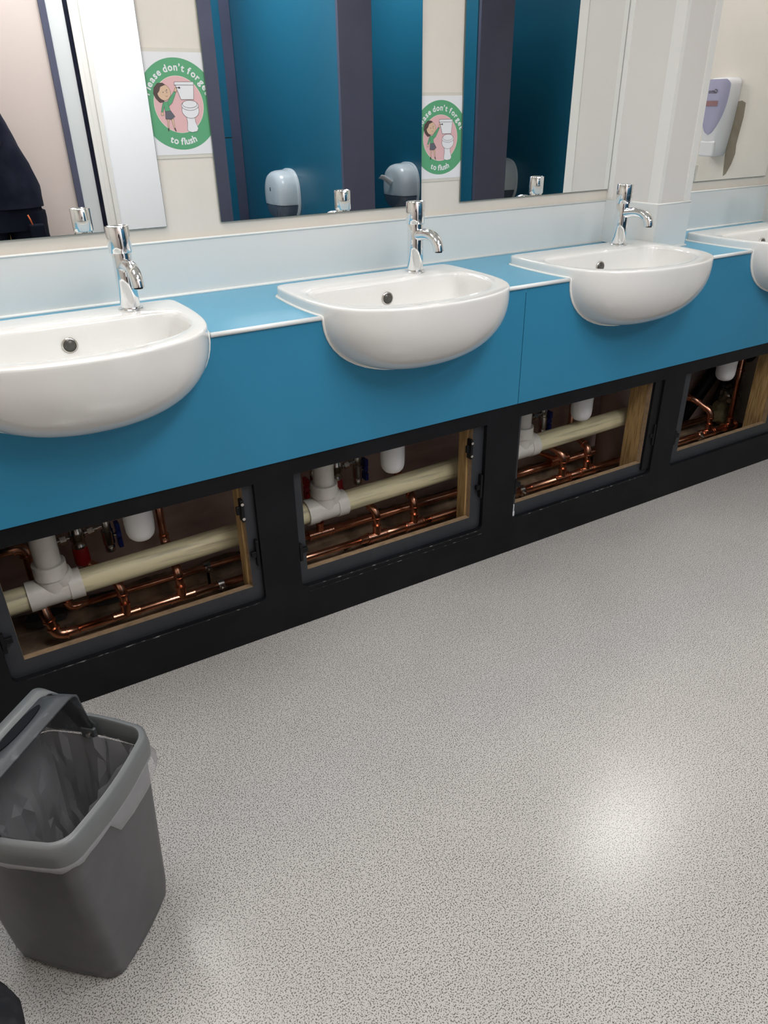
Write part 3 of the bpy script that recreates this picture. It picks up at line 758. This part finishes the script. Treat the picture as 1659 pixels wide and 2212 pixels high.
for (a, b_), w in zip(((.760, 1.535), (1.635, 2.435), (2.535, 3.20)), ('first', 'second', 'third')):
    r = empty('duct_panel', ((a+b_)/2, -3.59, 0), 'blue duct panel at the back of the %s cubicle' % w, 'panel', 'cubicle duct panels')
    h = (b_-a)/2
    MB().box(-h, h, -.012, .006, .02, 1.094).build('lower_board', M['partition'], r, bevel=.001)
    MB().box(-h, h, -.012, .006, 1.100, 2.1).build('upper_board', M['partition'], r, bevel=.001)
    MB().box(h, h+.073, -.010, .004, .02, 2.1).build('corner_strip', M['pilaster'], r)

def make_disp():
    """round toilet roll dispenser; back plate on x=0, bulges towards -x"""
    r = empty('toilet_roll_dispenser', (0, 0, 0), '', 'dispenser', 'toilet roll dispensers on the cubicle partitions')
    n = 48
    def outline(a):
        ca, sa = math.cos(a), math.sin(a); e = 2.5
        k = (abs(ca)**e+abs(sa)**e)**(-1/e); return ca*k, sa*k
    def shell(prof, z0, z1):
        g = MB(); v = []
        for rr, h in prof:
            for j in range(n):
                cx, sx = outline(2*PI*j/n); v.append((-h, .150*rr*cx, max(z0, min(z1, .150*rr*sx))))
        k = len(prof); f = [(i*n+j, i*n+(j+1) % n, (i+1)*n+(j+1) % n, (i+1)*n+j) for i in range(k-1) for j in range(n)]+[tuple((k-1)*n+j for j in range(n))]
        return g.add(v, f)
    prof = [(.97, .014), (.985, .035), (.97, .080), (.93, .105), (.84, .124), (.70, .134), (.4, .139), (.05, .140)]
    shell(prof, -.050, 1).build('cover', M['disp'], r, autos=50)
    shell([(a*.998, h-.001) for a, h in prof], -1, -.052).build('smoky_window', M['dispw'], r, autos=50)
    shell([(1.03, .0), (1.035, .010), (1.02, .016), (.9, .018)], -1, 1).build('back_plate', M['disp'], r, autos=40)
    g = MB().box(-.1405, -.1385, -.008, .008, .028, .050); g.build('lock', M['dispw'], r, bevel=.001)
    return r
d0 = make_disp()
DL = ['pale grey toilet roll dispenser reflected in the lower left of the middle mirror', 'pale grey toilet roll dispenser with paper tail, reflected at the middle mirror right edge', 'pale grey toilet roll dispenser reflected in the mirror beside the column, half behind a pilaster']
for i, (x, y, z) in enumerate(((1.609, -2.805, .780), (2.509, -2.815, .780), (3.271, -2.70, .780))):
    o = d0 if i == 0 else copy_tree(d0)
    o.location = (x, y, z); o['label'] = DL[i]
g = MB(); v = []; n = 10
for i in range(n+1):
    t = i/n; x = -.100-.11*t; z = -.02+.055*t-.01*math.sin(t*6); y = .03+.02*math.sin(t*5)
    v += [(x, y-.02*(1-.3*t), z), (x+.004, y+.02, z+.028*(1-.2*t))]
g.add(v, [(2*i, 2*i+1, 2*i+3, 2*i+2) for i in range(n)])
o = g.build('toilet_paper', M['paper'], smooth=True); o.location = (2.509, -2.86, .80)
md = o.modifiers.new('s', 'SOLIDIFY'); md.thickness = .003
tag(o, 'twisted white toilet paper tail sticking out of the second reflected dispenser', 'toilet paper')

# door zone in the back wall, reflected in the left mirror
dr = empty('door_1', (0, YB, 0), 'white door with grey and black frame strips, reflected in the left mirror', 'door'); dr['kind'] = 'structure'
del dr['category']
for nm, a, b_, dep, m_ in (('gasket_strip', .262, .294, .018, M['pilaster']), ('side_panel', .294, .376, .006, M['greywall']), ('gasket_strip', .376, .396, .014, M['jacket']), ('architrave', .396, .418, .020, M['trimw']), ('architrave', .418, .446, .012, M['trimw']), ('architrave', .446, .470, .024, M['trimw']), ('leaf', .470, .733, .010, M['white'])):
    MB().box(a, b_, .0, dep, 0, 2.1).build(nm, m_, dr, bevel=.002)
part_box('wooden_board', -.30, -.035, -2.59, -2.57, 0.001, 1.27, M['pine'], 'pale timber board leaning behind the person at the mirror edge', 'board')

# soap dispenser on the pier (seen in the mirror right of the column)
r = empty('soap_dispenser', (XE-.001, -.265, 1.06), 'white wall soap dispenser with lilac window, reflected in the mirror right of the column', 'soap dispenser')
def sec(h):  # half width, depth along the height 0..1
    w = .040+.020*math.sin(min(1, h*1.15)*PI/2); d = .062+.020*math.sin(h*PI*.62)
    return w, d
g = MB(); n = 28; K_ = 22; v = []
for i in range(K_+1):
    h = i/K_; w, d = sec(h); s_ = 1
    if h > .93: s_ = math.sqrt(max(0, 1-((h-.93)/.07)**2))*.25+.75
    if h < .05: s_ = .86+.14*h/.05
    for j in range(n):
        a = PI*j/(n-1); e = 3.2
        ca, sa = math.cos(a), math.sin(a); k = (abs(ca)**e+abs(sa)**e)**(-1/e)
        v.append((-d*sa*k*s_, w*ca*k*s_, h*.275))
f = [(i*n+j, i*n+j+1, (i+1)*n+j+1, (i+1)*n+j) for i in range(K_) for j in range(n-1)]+[(i*n, (i+1)*n, (i+1)*n+n-1, i*n+n-1) for i in range(K_)]+[tuple(range(n)), tuple(K_*n+j for j in range(n))]
g.add(v, f).build('housing', M['soapw'], r, autos=50)
g = MB(); v = []; n = 22; K_ = 26
for i in range(K_+1):
    t = i/K_; h = .28+.70*t; w, d = sec(h)
    ww = w*.90*(1-(1-t)**4)**.55 if t > 0 else .0005
    if t > .9: ww *= 1-.18*((t-.9)/.1)**2
    for j in range(n+1):
        u = -1+2*j/n; yy = u*ww; e = 3.2
        xx = d*(max(0, 1-(abs(yy)/w)**e))**(1/e)
        v.append((-xx-.0035*(1-u*u)**.5-.0004, yy, h*.275))
f = [(i*(n+1)+j, i*(n+1)+j+1, (i+1)*(n+1)+j+1, (i+1)*(n+1)+j) for i in range(K_) for j in range(n)]
g.add(v, f).build('lilac_window', M['lilac'], r, smooth=True)
g = MB()
w, d = sec(.7); v = [(-d-.0052+.010*(abs(yy)/.045)**3, yy, z) for z in (.178, .196) for yy in [-.03+.004*k for k in range(16)]]
g.add(v, [(k, k+1, 17+k, 16+k) for k in range(15)]).build('reddish_label', M['lilacl'], r)
g = MB(); text_flat(g, 'Gmo', .020, lambda u, dx, dy: (-.0885+.010*(abs(u+dx)/.045)**3, -(u+dx)+.002, .222+dy), .0003)
g.build('lettering', M['ink'], r)
MB().box(-.070, -.02, -.034, .034, -.002, .055).build('push_bar', M['soapw'], r, bevel=.006)
g = MB(); pts = [(-.190, 1.255), (-.172, 1.247), (-.170, 1.20), (-.176, 1.14), (-.180, 1.10), (-.176, 1.07), (-.186, 1.03), (-.203, .993), (-.214, .985), (-.222, 1.06), (-.222, 1.25)]
g.add([(XE-.0015, y, z) for y, z in pts]+[(XE, y, z) for y, z in pts], [tuple(range(11))]+[(i, (i+1) % 11, 11+(i+1) % 11, 11+i) for i in range(11)])
o = g.build('torn_patch', M['torn']); tag(o, 'bare brown torn paint patch beside the soap dispenser', 'wall patch')

# ------------------------------------------------------------------ waste bin
BC = Vector((-.535, -.988, 0)); BR = math.radians(46)
HW, HD, HB_W, HB_D, BH = .120, .112, .090, .102, .370
r = empty('waste_bin', BC, 'grey plastic swing-top waste bin standing on the floor in the lower left', 'waste bin', rz=BR)
def rr_loop(w, d, rad, z, n=7, bulge=0.):
    out = []
    for cx, cy, a0 in ((w-rad, -d+rad, -90), (w-rad, d-rad, 0), (-w+rad, d-rad, 90), (-w+rad, -d+rad, 180)):
        for i in range(n+1):
            a = math.radians(a0+90*i/n); out.append(Vector((cx+rad*math.cos(a), cy+rad*math.sin(a), z)))
    # subdivide straight edges with a gentle outward bulge
    k = len(out); res = []
    for i in range(k):
        a, b_ = out[i], out[(i+1) % k]; res.append(a)
        if (b_-a).length > rad*.5:
            nrm = Vector((b_.y-a.y, -(b_.x-a.x), 0)).normalized()
            for s_ in range(1, 10):
                t = s_/10; res.append(a.lerp(b_, t)+nrm*bulge*math.sin(PI*t))
    return res
def loft(mb, loops, cap0=False, cap1=False, mi=0):
    n = len(loops[0]); v = [p for l in loops for p in l]
    f = [(i*n+j, i*n+(j+1) % n, (i+1)*n+(j+1) % n, (i+1)*n+j) for i in range(len(loops)-1) for j in range(n)]
    if cap0: f.append(tuple(range(n))[::-1])
    if cap1: f.append(tuple((len(loops)-1)*n+j for j in range(n)))
    return mb.add(v, f, mi)
def wd(t): return HB_W+(HW-.006-HB_W)*t, HB_D+(HD-.006-HB_D)*t
loops = []
loops.append(rr_loop(HB_W-.012, HB_D-.012, .022, .0))
loops.append(rr_loop(HB_W-.003, HB_D-.003, .028, .006, bulge=.002))
for i in range(1, 13):
    t = i/12; w, d = wd(t); loops.append(rr_loop(w, d, .03, .010+(.322-.010)*t, bulge=.004))
inner = []
for i in range(13):
    t = 1-i/12; w, d = wd(t); inner.append(rr_loop(w-.003, d-.003, .027, max(.006, .322*t), bulge=.004))
loft(MB(), loops+inner, cap0=True, cap1=True).build('bin_body', M['bin'], r, autos=50)
rl = [rr_loop(HW-.003, HD-.003, .034, .322, bulge=.006), rr_loop(HW+.001, HD+.001, .036, .324, bulge=.006), rr_loop(HW+.002, HD+.002, .036, .345, bulge=.006), rr_loop(HW, HD, .036, .366, bulge=.006), rr_loop(HW-.004, HD-.004, .034, BH, bulge=.006), rr_loop(HW-.009, HD-.009, .030, BH, bulge=.006), rr_loop(HW-.0105, HD-.0105, .029, BH-.003, bulge=.006), rr_loop(HW-.0105, HD-.0105, .029, .330, bulge=.006)]
loft(MB(), rl).build('rim_band', M['binr'], r, autos=45)
# swing hood standing open across the middle: two nested U bands with a lens shaped slot
def hood(y0, y1, zt0, zt1, tilt, m_, name, wide, slot=False):
    """cheeks at both ends (x=+-wide) and a band across; y0..y1 band width"""
    g = MB(); xs = []
    K_ = 10; path = [(wide, 0)]
    prof = []
    for i in range(9): a = math.radians(90*i/8); prof.append((wide-.022+.022*math.cos(a), zt0-.022+.022*math.sin(a)))
    prof = [(wide+.002, BH-.012)]+prof+[(-p[0]-(.118-wide), p[1]) for p in prof[::-1]]+[(-.119, BH-.012)]
    n = len(prof); v = []
    for k, (x, z) in enumerate(prof):
        f_ = min(1, max(0, (z-BH+.012)/(zt0-BH+.012)))
        a = y0*f_+.0*(1-f_)+(0 if k not in (0, n-1) else -.012); b_ = y1*f_+(.0 if k not in (0, n-1) else .012)
        v += [(x, a, z+(zt1-zt0)*0), (x, b_, z+(zt1-zt0)*f_)]
    f = [(2*i, 2*i+1, 2*i+3, 2*i+2) for i in range(n-1)]
    g.add(v, f); o = g.build(name, m_, r, autos=40)
    md = o.modifiers.new('s', 'SOLIDIFY'); md.thickness = .0035
    return o
hood(-.002, .060, BH+.074, BH+.060, 0, M['bind'], 'hood_band', HW-.020)
hood(.050, .074, BH+.060, BH+.066, 0, M['binr'], 'hood_rim', HW-.010)
for s_ in (-1, 1):
    x = HW-.020 if s_ > 0 else -.1165
    g = MB(); pts = [(-.004, BH-.02), (.002, BH+.060), (.056, BH+.052), (.068, BH-.02)]
    g.add([(x+dx, y, z) for dx in (-.0015, .0015) for y, z in pts], [(0, 1, 2, 3), (7, 6, 5, 4), (0, 4, 5, 1), (1, 5, 6, 2), (2, 6, 7, 3), (3, 7, 4, 0)])
    ck = g.build('hood_cheek', M['bind'], r)
    if s_ < 0: continue
    MB().box(x-.004, x+.003, -.016, .010, BH-.030, BH-.008).build('pivot_bracket', M['bind'], r, bevel=.002)
    MB().lathe([(.0001, -.003), (.004, -.003), (.004, .003), (.0001, .003)], (x-.006*s_, -.006, BH-.018), 'x', 12).build('pivot_pin', M['chromed'], r)
g = MB(); pts = [(.050*math.cos(a)+.012, .0105*math.sin(a)) for a in [2*PI*i/24 for i in range(24)]]
g.add([(x, .040+y*.9, BH+.0655-.0016*(y/.0165)+dz) for dz in (0, .0022) for x, y in pts], [tuple(range(24))[::-1], tuple(range(24, 48))]+[(i, (i+1) % 24, 24+(i+1) % 24, 24+i) for i in range(24)]).build('hand_slot', M['black'], r)
# liner
bl = empty('bin_liner', BC, 'clear crinkled plastic liner inside the grey waste bin', 'bin liner', rz=BR)
rnd = random.Random(3); NL = 15
g = MB(); loops = []
for i in range(NL):
    t = 1-i/(NL-1); w, d = wd(t); q = .010+.016*(1-t)
    L = rr_loop(w-q, d-q, .022, .012+.336*t, n=4, bulge=.003)
    P2 = []
    for k, p in enumerate(L):
        nrm = Vector((p.x, p.y, 0)).normalized()
        fold = abs(mn.noise(Vector((k*.42, t*1.1, 1))))*.022+abs(mn.noise(Vector((k*1.1, t*2.5, 7))))*.010
        P2.append(p-nrm*(fold+rnd.uniform(0, .0035))+Vector((0, 0, rnd.uniform(-.006, .006) if 0 < i < NL-1 else 0)))
    loops.append(P2)
n = len(loops[0]); v = [p for l in loops for p in l]; f = []
for i in range(NL-1):
    for j in range(n):
        a_, b_, c_, d_ = i*n+j, i*n+(j+1) % n, (i+1)*n+(j+1) % n, (i+1)*n+j
        f += [(a_, b_, c_), (a_, c_, d_)] if rnd.random() < .5 else [(a_, b_, d_), (b_, c_, d_)]
f.append(tuple((NL-1)*n+j for j in range(n)))
g.add(v, f).build('inner_bag', M['film'], bl, autos=14)
L0 = rr_loop(HW+.0040, HD+.0040, .036, .330, bulge=.006); n = len(L0)
sk = [[], [], []]
for k, p in enumerate(L0):
    a = p.copy(); u_ = (k/n+.10) % 1; dr_ = .010+.036*math.exp(-((u_-.07)/.13)**2)+.005*mn.noise(Vector((k*.5, 0, 2)))
    nrm = Vector((p.x, p.y, 0)).normalized()
    sk[0].append(a+Vector((0, 0, 0))-nrm*.0035); sk[1].append(a+Vector((0, 0, -dr_*.5))+nrm*(.16*(dr_-.010)+.003*mn.noise(Vector((k*.9, 1, 1))))); sk[2].append(a+Vector((0, 0, -dr_))-nrm*.003)
loft(MB(), sk).build('folded_skirt', M['film'], bl, smooth=True)

# black tool bag, only its edge shows at the lower left corner
lump('tool_bag', (-.780, -1.215, .10), .15, (.85, 1.2, .62), M['bag'], 'black fabric bag edge on the floor in the bottom left corner', 'bag', 12, .18)

# ------------------------------------------------------------------ person taking the photo (seen in the left mirror)
def skin_mesh(name, verts, edges, radii, m_, parent, root=0, sub=2):
    me = bpy.data.meshes.new(name); me.from_pydata(verts, edges, [])
    o = bpy.data.objects.new(name, me); C.objects.link(o)
    md = o.modifiers.new('skin', 'SKIN'); md.use_smooth_shade = True
    sv = me.skin_vertices[0].data
    for i, q in enumerate(radii): sv[i].radius = q if isinstance(q, tuple) else (q, q)
    sv[root].use_root = True
    s_ = o.modifiers.new('sub', 'SUBSURF'); s_.levels = sub; s_.render_levels = sub
    bpy.context.view_layer.update(); dg = bpy.context.evaluated_depsgraph_get()
    m2 = bpy.data.meshes.new_from_object(o.evaluated_get(dg)); bpy.data.objects.remove(o)
    m2.materials.clear(); m2.materials.append(m_)
    return link(name, m2, parent, smooth=True)
PX, PYY = -.145, -2.31
pr = empty('person', (PX, PYY, 0), 'person in dark navy work clothes holding up a phone, reflected at the left mirror edge', 'person')
Q = lambda x, y, z: (x-PX, y-PYY, z)
ph = Vector((-.4855, -1.955, 1.232))
J = dict(pel=Q(-.145, -2.31, .96), bel=Q(-.175, -2.305, 1.10), che=Q(-.245, -2.28, 1.30), nec=Q(-.305, -2.25, 1.48), hea=Q(-.33, -2.22, 1.60), top=Q(-.335, -2.215, 1.69),
         hl=Q(-.245, -2.31, .90), kl=Q(-.27, -2.27, .50), al=Q(-.28, -2.31, .09), tl=Q(-.29, -2.19, .035),
         hr=Q(-.045, -2.31, .90), kr=Q(-.02, -2.27, .50), ar=Q(.0, -2.31, .09), tr=Q(.01, -2.19, .035),
         sl=Q(-.43, -2.26, 1.38), el=Q(-.50, -2.20, 1.14), wl=Q(-.520, -2.03, 1.20),
         sr=Q(-.145, -2.26, 1.38), er=Q(-.14, -2.18, 1.13), wr=Q(-.375, -2.02, 1.19))
names = list(J); idx = {k: i for i, k in enumerate(names)}
E_ = [('pel', 'bel'), ('bel', 'che'), ('che', 'nec'), ('nec', 'hea'), ('hea', 'top'), ('pel', 'hl'), ('hl', 'kl'), ('kl', 'al'), ('al', 'tl'), ('pel', 'hr'), ('hr', 'kr'), ('kr', 'ar'), ('ar', 'tr'), ('che', 'sl'), ('sl', 'el'), ('el', 'wl'), ('che', 'sr'), ('sr', 'er'), ('er', 'wr')]
RB = dict(pel=(.10, .08), bel=(.11, .085), che=(.12, .09), nec=.052, hea=(.080, .094), top=.062, hl=.066, kl=.052, al=.036, tl=.03, hr=.075, kr=.052, ar=.036, tr=.03, sl=.036, el=.034, wl=.026, sr=.036, er=.034, wr=.026)
body = skin_mesh('body', [J[k] for k in names], [(idx[a], idx[b_]) for a, b_ in E_], [RB[k] for k in names], M['skin'], pr)
def sub_skin(name, keys, rad, m_):
    kk = list(keys); ix = {k: i for i, k in enumerate(kk)}
    ed = [(ix[a], ix[b_]) for a, b_ in E_ if a in ix and b_ in ix]
    return skin_mesh(name, [J[k] for k in kk], ed, [rad[k] for k in kk], m_, pr)
def torso(name, secs, m_, seed):
    lo = []
    for z, cx, cy, hw, hd in secs:
        L = []
        for j in range(40):
            a_ = 2*PI*j/40; e = 2.4; ca, sa = math.cos(a_), math.sin(a_); k = (abs(ca)**e+abs(sa)**e)**(-1/e)
            w_ = .006*mn.noise(Vector((ca*2.2, sa*2.2, z*11+seed)))+.004*mn.noise(Vector((ca*5, sa*5, z*22+seed)))
            L.append(Vector(Q(cx+(hw*k+w_)*ca, cy+(hd*k+w_)*sa, z)))
        lo.append(L)
    return loft(MB(), lo, True, True).build(name, m_, pr, autos=65)
def spline(keys, n):
    out = []
    for i in range(len(keys)-1):
        for s_ in range(n): t = s_/n; out.append(tuple(p+(q-p)*t for p, q in zip(keys[i], keys[i+1])))
    return out+[keys[-1]]
torso('jacket', spline([(.86, -.130, -2.31, .183, .135), (.95, -.130, -2.31, .184, .135), (1.05, -.158, -2.305, .183, .130), (1.15, -.192, -2.295, .182, .128), (1.25, -.226, -2.285, .180, .128), (1.35, -.262, -2.275, .182, .122), (1.42, -.285, -2.265, .165, .105), (1.47, -.300, -2.255, .11, .085), (1.51, -.305, -2.25, .062, .068)], 4), M['jacket'], 0)
for nm, pts, rd in (('sleeve', ('sl', 'el', 'wl'), (.072, .058, .042)), ('sleeve', ('sr', 'er', 'wr'), (.072, .058, .042))):
    a_, b_, c_ = [Vector(J[k]) for k in pts]; ch_ = Vector(J['che'])+Vector((0, 0, .06)); P_ = [a_.lerp(ch_, .55), a_.lerp(ch_, .25)]+arc(a_, a_.lerp(b_, .5), b_.lerp(a_, .15), 5)+arc(b_.lerp(a_, .12), b_, b_.lerp(c_, .15), 5)+arc(b_.lerp(c_, .2), b_.lerp(c_, .6), c_, 5)
    n_ = len(P_); R_ = [(.86 if i == 0 else 1)*(rd[0]+(rd[2]-rd[0])*i/(n_-1))+.003*mn.noise(Vector((i*1.3, 0, 0))) for i in range(n_)]
    MB().tube(P_, R_, 24).build(nm, M['jacket'], pr, autos=60)
torso('trousers', spline([(.76, -.130, -2.31, .176, .120), (.86, -.132, -2.31, .174, .125), (.95, -.135, -2.31, .170, .120), (1.0, -.14, -2.31, .160, .115)], 4), M['denim'], 5)
for cx0, cx1 in ((-.222, -.28), (-.038, .005)):
    torso('trouser_leg', spline([(.09, cx1, -2.31, .062, .068), (.30, cx1, -2.29, .068, .074), (.50, (cx0+cx1)/2, -2.28, .074, .080), (.68, cx0, -2.30, .086, .098), (.84, cx0, -2.31, .092, .112)], 5), M['denim'], cx0*9)
MB().box(-.035, .035, -.0, .05, 0, .09).build('cargo_pocket', M['denim'], pr, bevel=.008).location = (.13, .115, .70)
MB().tube([(.10, .155, .835), (.106, .158, .815), (.112, .158, .79)], .0035, 8).build('zip_pull', M['orange'], pr, smooth=True)
for s_ in ('l', 'r'):
    a = Vector(J['a'+s_]); g = MB()
    loops = [rr_loop(.045, .13, .04, z) for z in (0, .02, .05)]+[rr_loop(.040, .10, .038, .085), rr_loop(.034, .05, .03, .12)]
    loft(g, loops, True, True); sh_ = g.build('shoe', M['black'], pr, autos=60); sh_.location = (a.x, a.y+.05, 0)
# hair cap, face
bm = bmesh.new(); bmesh.ops.create_icosphere(bm, subdivisions=3, radius=.097)
for v in bm.verts:
    if v.co.y > .035: v.co.y = .035
    if v.co.z < -.03: v.co.z = -.03
    v.co.x *= .88; v.co.y *= 1.05
me = bpy.data.meshes.new('hair'); bm.to_mesh(me); bm.free(); me.materials.append(M['hair'])
hh = Vector(J['hea']); link('hair', me, pr, smooth=True).location = hh+Vector((0, -.012, .045))
for s_ in (-1, 1):
    MB().lathe([(.0001, -.008), (.008, -.004), (.010, 0), (.008, .004), (.0001, .008)], hh+Vector((s_*.03, .080, .02)), 'y', 12).build('eye', M['ink'], pr, smooth=True)
    MB().lathe([(.0001, -.008), (.012, -.006), (.018, 0), (.012, .006), (.0001, .008)], hh+Vector((s_*.082, .0, .0)), 'x', 12).build('ear', M['skin'], pr, smooth=True)
MB().tube([hh+Vector((0, .078, .02)), hh+Vector((0, .098, -.012)), hh+Vector((0, .082, -.022))], [.006, .013, .008], 10).build('nose', M['skin'], pr, smooth=True)
MB().tube([hh+Vector((-.022, .080, -.045)), hh+Vector((0, .088, -.048)), hh+Vector((.022, .080, -.045))], .0045, 8).build('mouth', M['lips'], pr, smooth=True)
# hands: palm + five separate fingers curled round the phone edges
for s_, wk in ((-1, 'wl'), (1, 'wr')):
    w = Vector(J[wk]); pc = Vector(loc(ph, (PX, PYY, 0)))
    palm = pc+Vector((s_*.052, -.040, -.030)); mid = (w+palm)/2
    vs = [w, mid, palm]; ed = [(0, 1), (1, 2)]; rd = [.026, .022, (.022, .026)]
    for k in range(4):
        base = palm+Vector((0, .008, .026-.018*k)); L = (.030, .034, .032, .026)[k]
        a = base+Vector((s_*.014, L*.55, .004)); b_ = a+Vector((-s_*.010, L*.50, 0)); c_ = b_+Vector((-s_*.018, L*.10, 0))
        i0 = len(vs); vs += [base, a, b_, c_]; ed += [(2, i0), (i0, i0+1), (i0+1, i0+2), (i0+2, i0+3)]; rd += [.010, .009, .0085, .0075]
    th = palm+Vector((-s_*.014, .006, .010)); i0 = len(vs)
    vs += [th, th+Vector((-s_*.016, .010, .016)), th+Vector((-s_*.026, .018, .026))]; ed += [(2, i0), (i0, i0+1), (i0+1, i0+2)]; rd += [.011, .010, .009]
    skin_mesh('hand', [tuple(v) for v in vs], ed, rd, M['skin'], pr, root=0)
fwv = Vector((.441, .760, -.478))
o = MB().box(-.037, .037, -.0045, .0045, -.078, .078).build('smartphone', M['phone'], bevel=.004)
o.rotation_euler = fwv.to_track_quat('Y', 'Z').to_euler(); o.location = Vector((-.4855, -1.933, 1.237))-fwv*.012-Vector((0, 0, .03))+Vector((.0, -.004, 0))
tag(o, 'black smartphone held up by the person taking the photo', 'phone')

# ------------------------------------------------------------------ ceiling lights
def lamp(x, y, w, d, label):
    r = empty('ceiling_light', (x, y, H), label, 'ceiling light', 'square ceiling light panels')
    g = MB().box(-w-.02, w+.02, -d-.02, -d, -.018, 0).box(-w-.02, w+.02, d, d+.02, -.018, 0).box(-w-.02, -w, -d, d, -.018, 0).box(w, w+.02, -d, d, -.018, 0)
    g.build('frame', M['white'], r)
    MB().add([(-w, -d, -.010), (w, -d, -.010), (w, d, -.010), (-w, d, -.010)], [(0, 3, 2, 1)]).build('diffuser', M['lamp'], r)
lamp(-.55, -.62, .30, .30, 'square ceiling light above the leftmost basin')
lamp(2.08, -.14, .30, .12, 'square ceiling light above the rightmost basins')
lamp(.70, -1.60, .30, .30, 'square ceiling light above the middle of the floor')
lamp(2.05, -2.75, .30, .30, 'added fill light panel above the second cubicle')  # unseen fill light, added to brighten the second cubicle and its dispenser
lamp(1.20, -2.75, .30, .30, 'added fill light panel above the first cubicle')  # unseen fill light, added so the first cubicle interior looks lit
lamp(.20, -2.10, .35, .30, 'added fill light panel brightening the white door, near the person')  # unseen fill light, added here to brighten the white door

w = bpy.data.worlds.new('world'); bpy.context.scene.world = w; w.use_nodes = True
w.node_tree.nodes['Background'].inputs['Color'].default_value = (.5, .52, .55, 1)
w.node_tree.nodes['Background'].inputs['Strength'].default_value = .3

# ------------------------------------------------------------------ camera
cam = bpy.data.cameras.new('camera'); co = bpy.data.objects.new('camera', cam); C.objects.link(co)
CP = Vector((-.4855, -1.9330, 1.2370)); yaw, pitch, roll = CAMROT = (0.5257, -0.4989, -0.0180)
fw = Vector((math.sin(yaw)*math.cos(pitch), math.cos(yaw)*math.cos(pitch), math.sin(pitch)))
rt = fw.cross(Vector((0, 0, 1))).normalized(); up = rt.cross(fw)
r2 = rt*math.cos(roll)+up*math.sin(roll); u2 = -rt*math.sin(roll)+up*math.cos(roll)
co.matrix_world = Matrix(((r2.x, u2.x, -fw.x, CP.x), (r2.y, u2.y, -fw.y, CP.y), (r2.z, u2.z, -fw.z, CP.z), (0, 0, 0, 1)))
cam.sensor_fit = 'VERTICAL'; cam.sensor_height = 24.0; cam.lens = 24.0*1584.7/2212; cam.clip_start = .02
sc = bpy.context.scene; sc.camera = co
sc.view_settings.view_transform = 'Standard'; sc.view_settings.look = 'None'; sc.view_settings.gamma = 1
sc.view_settings.use_curve_mapping = False; sc.view_settings.exposure = 0.15
try:
    sc.cycles.max_bounces = 10; sc.cycles.glossy_bounces = 6; sc.cycles.diffuse_bounces = 5
except Exception: pass
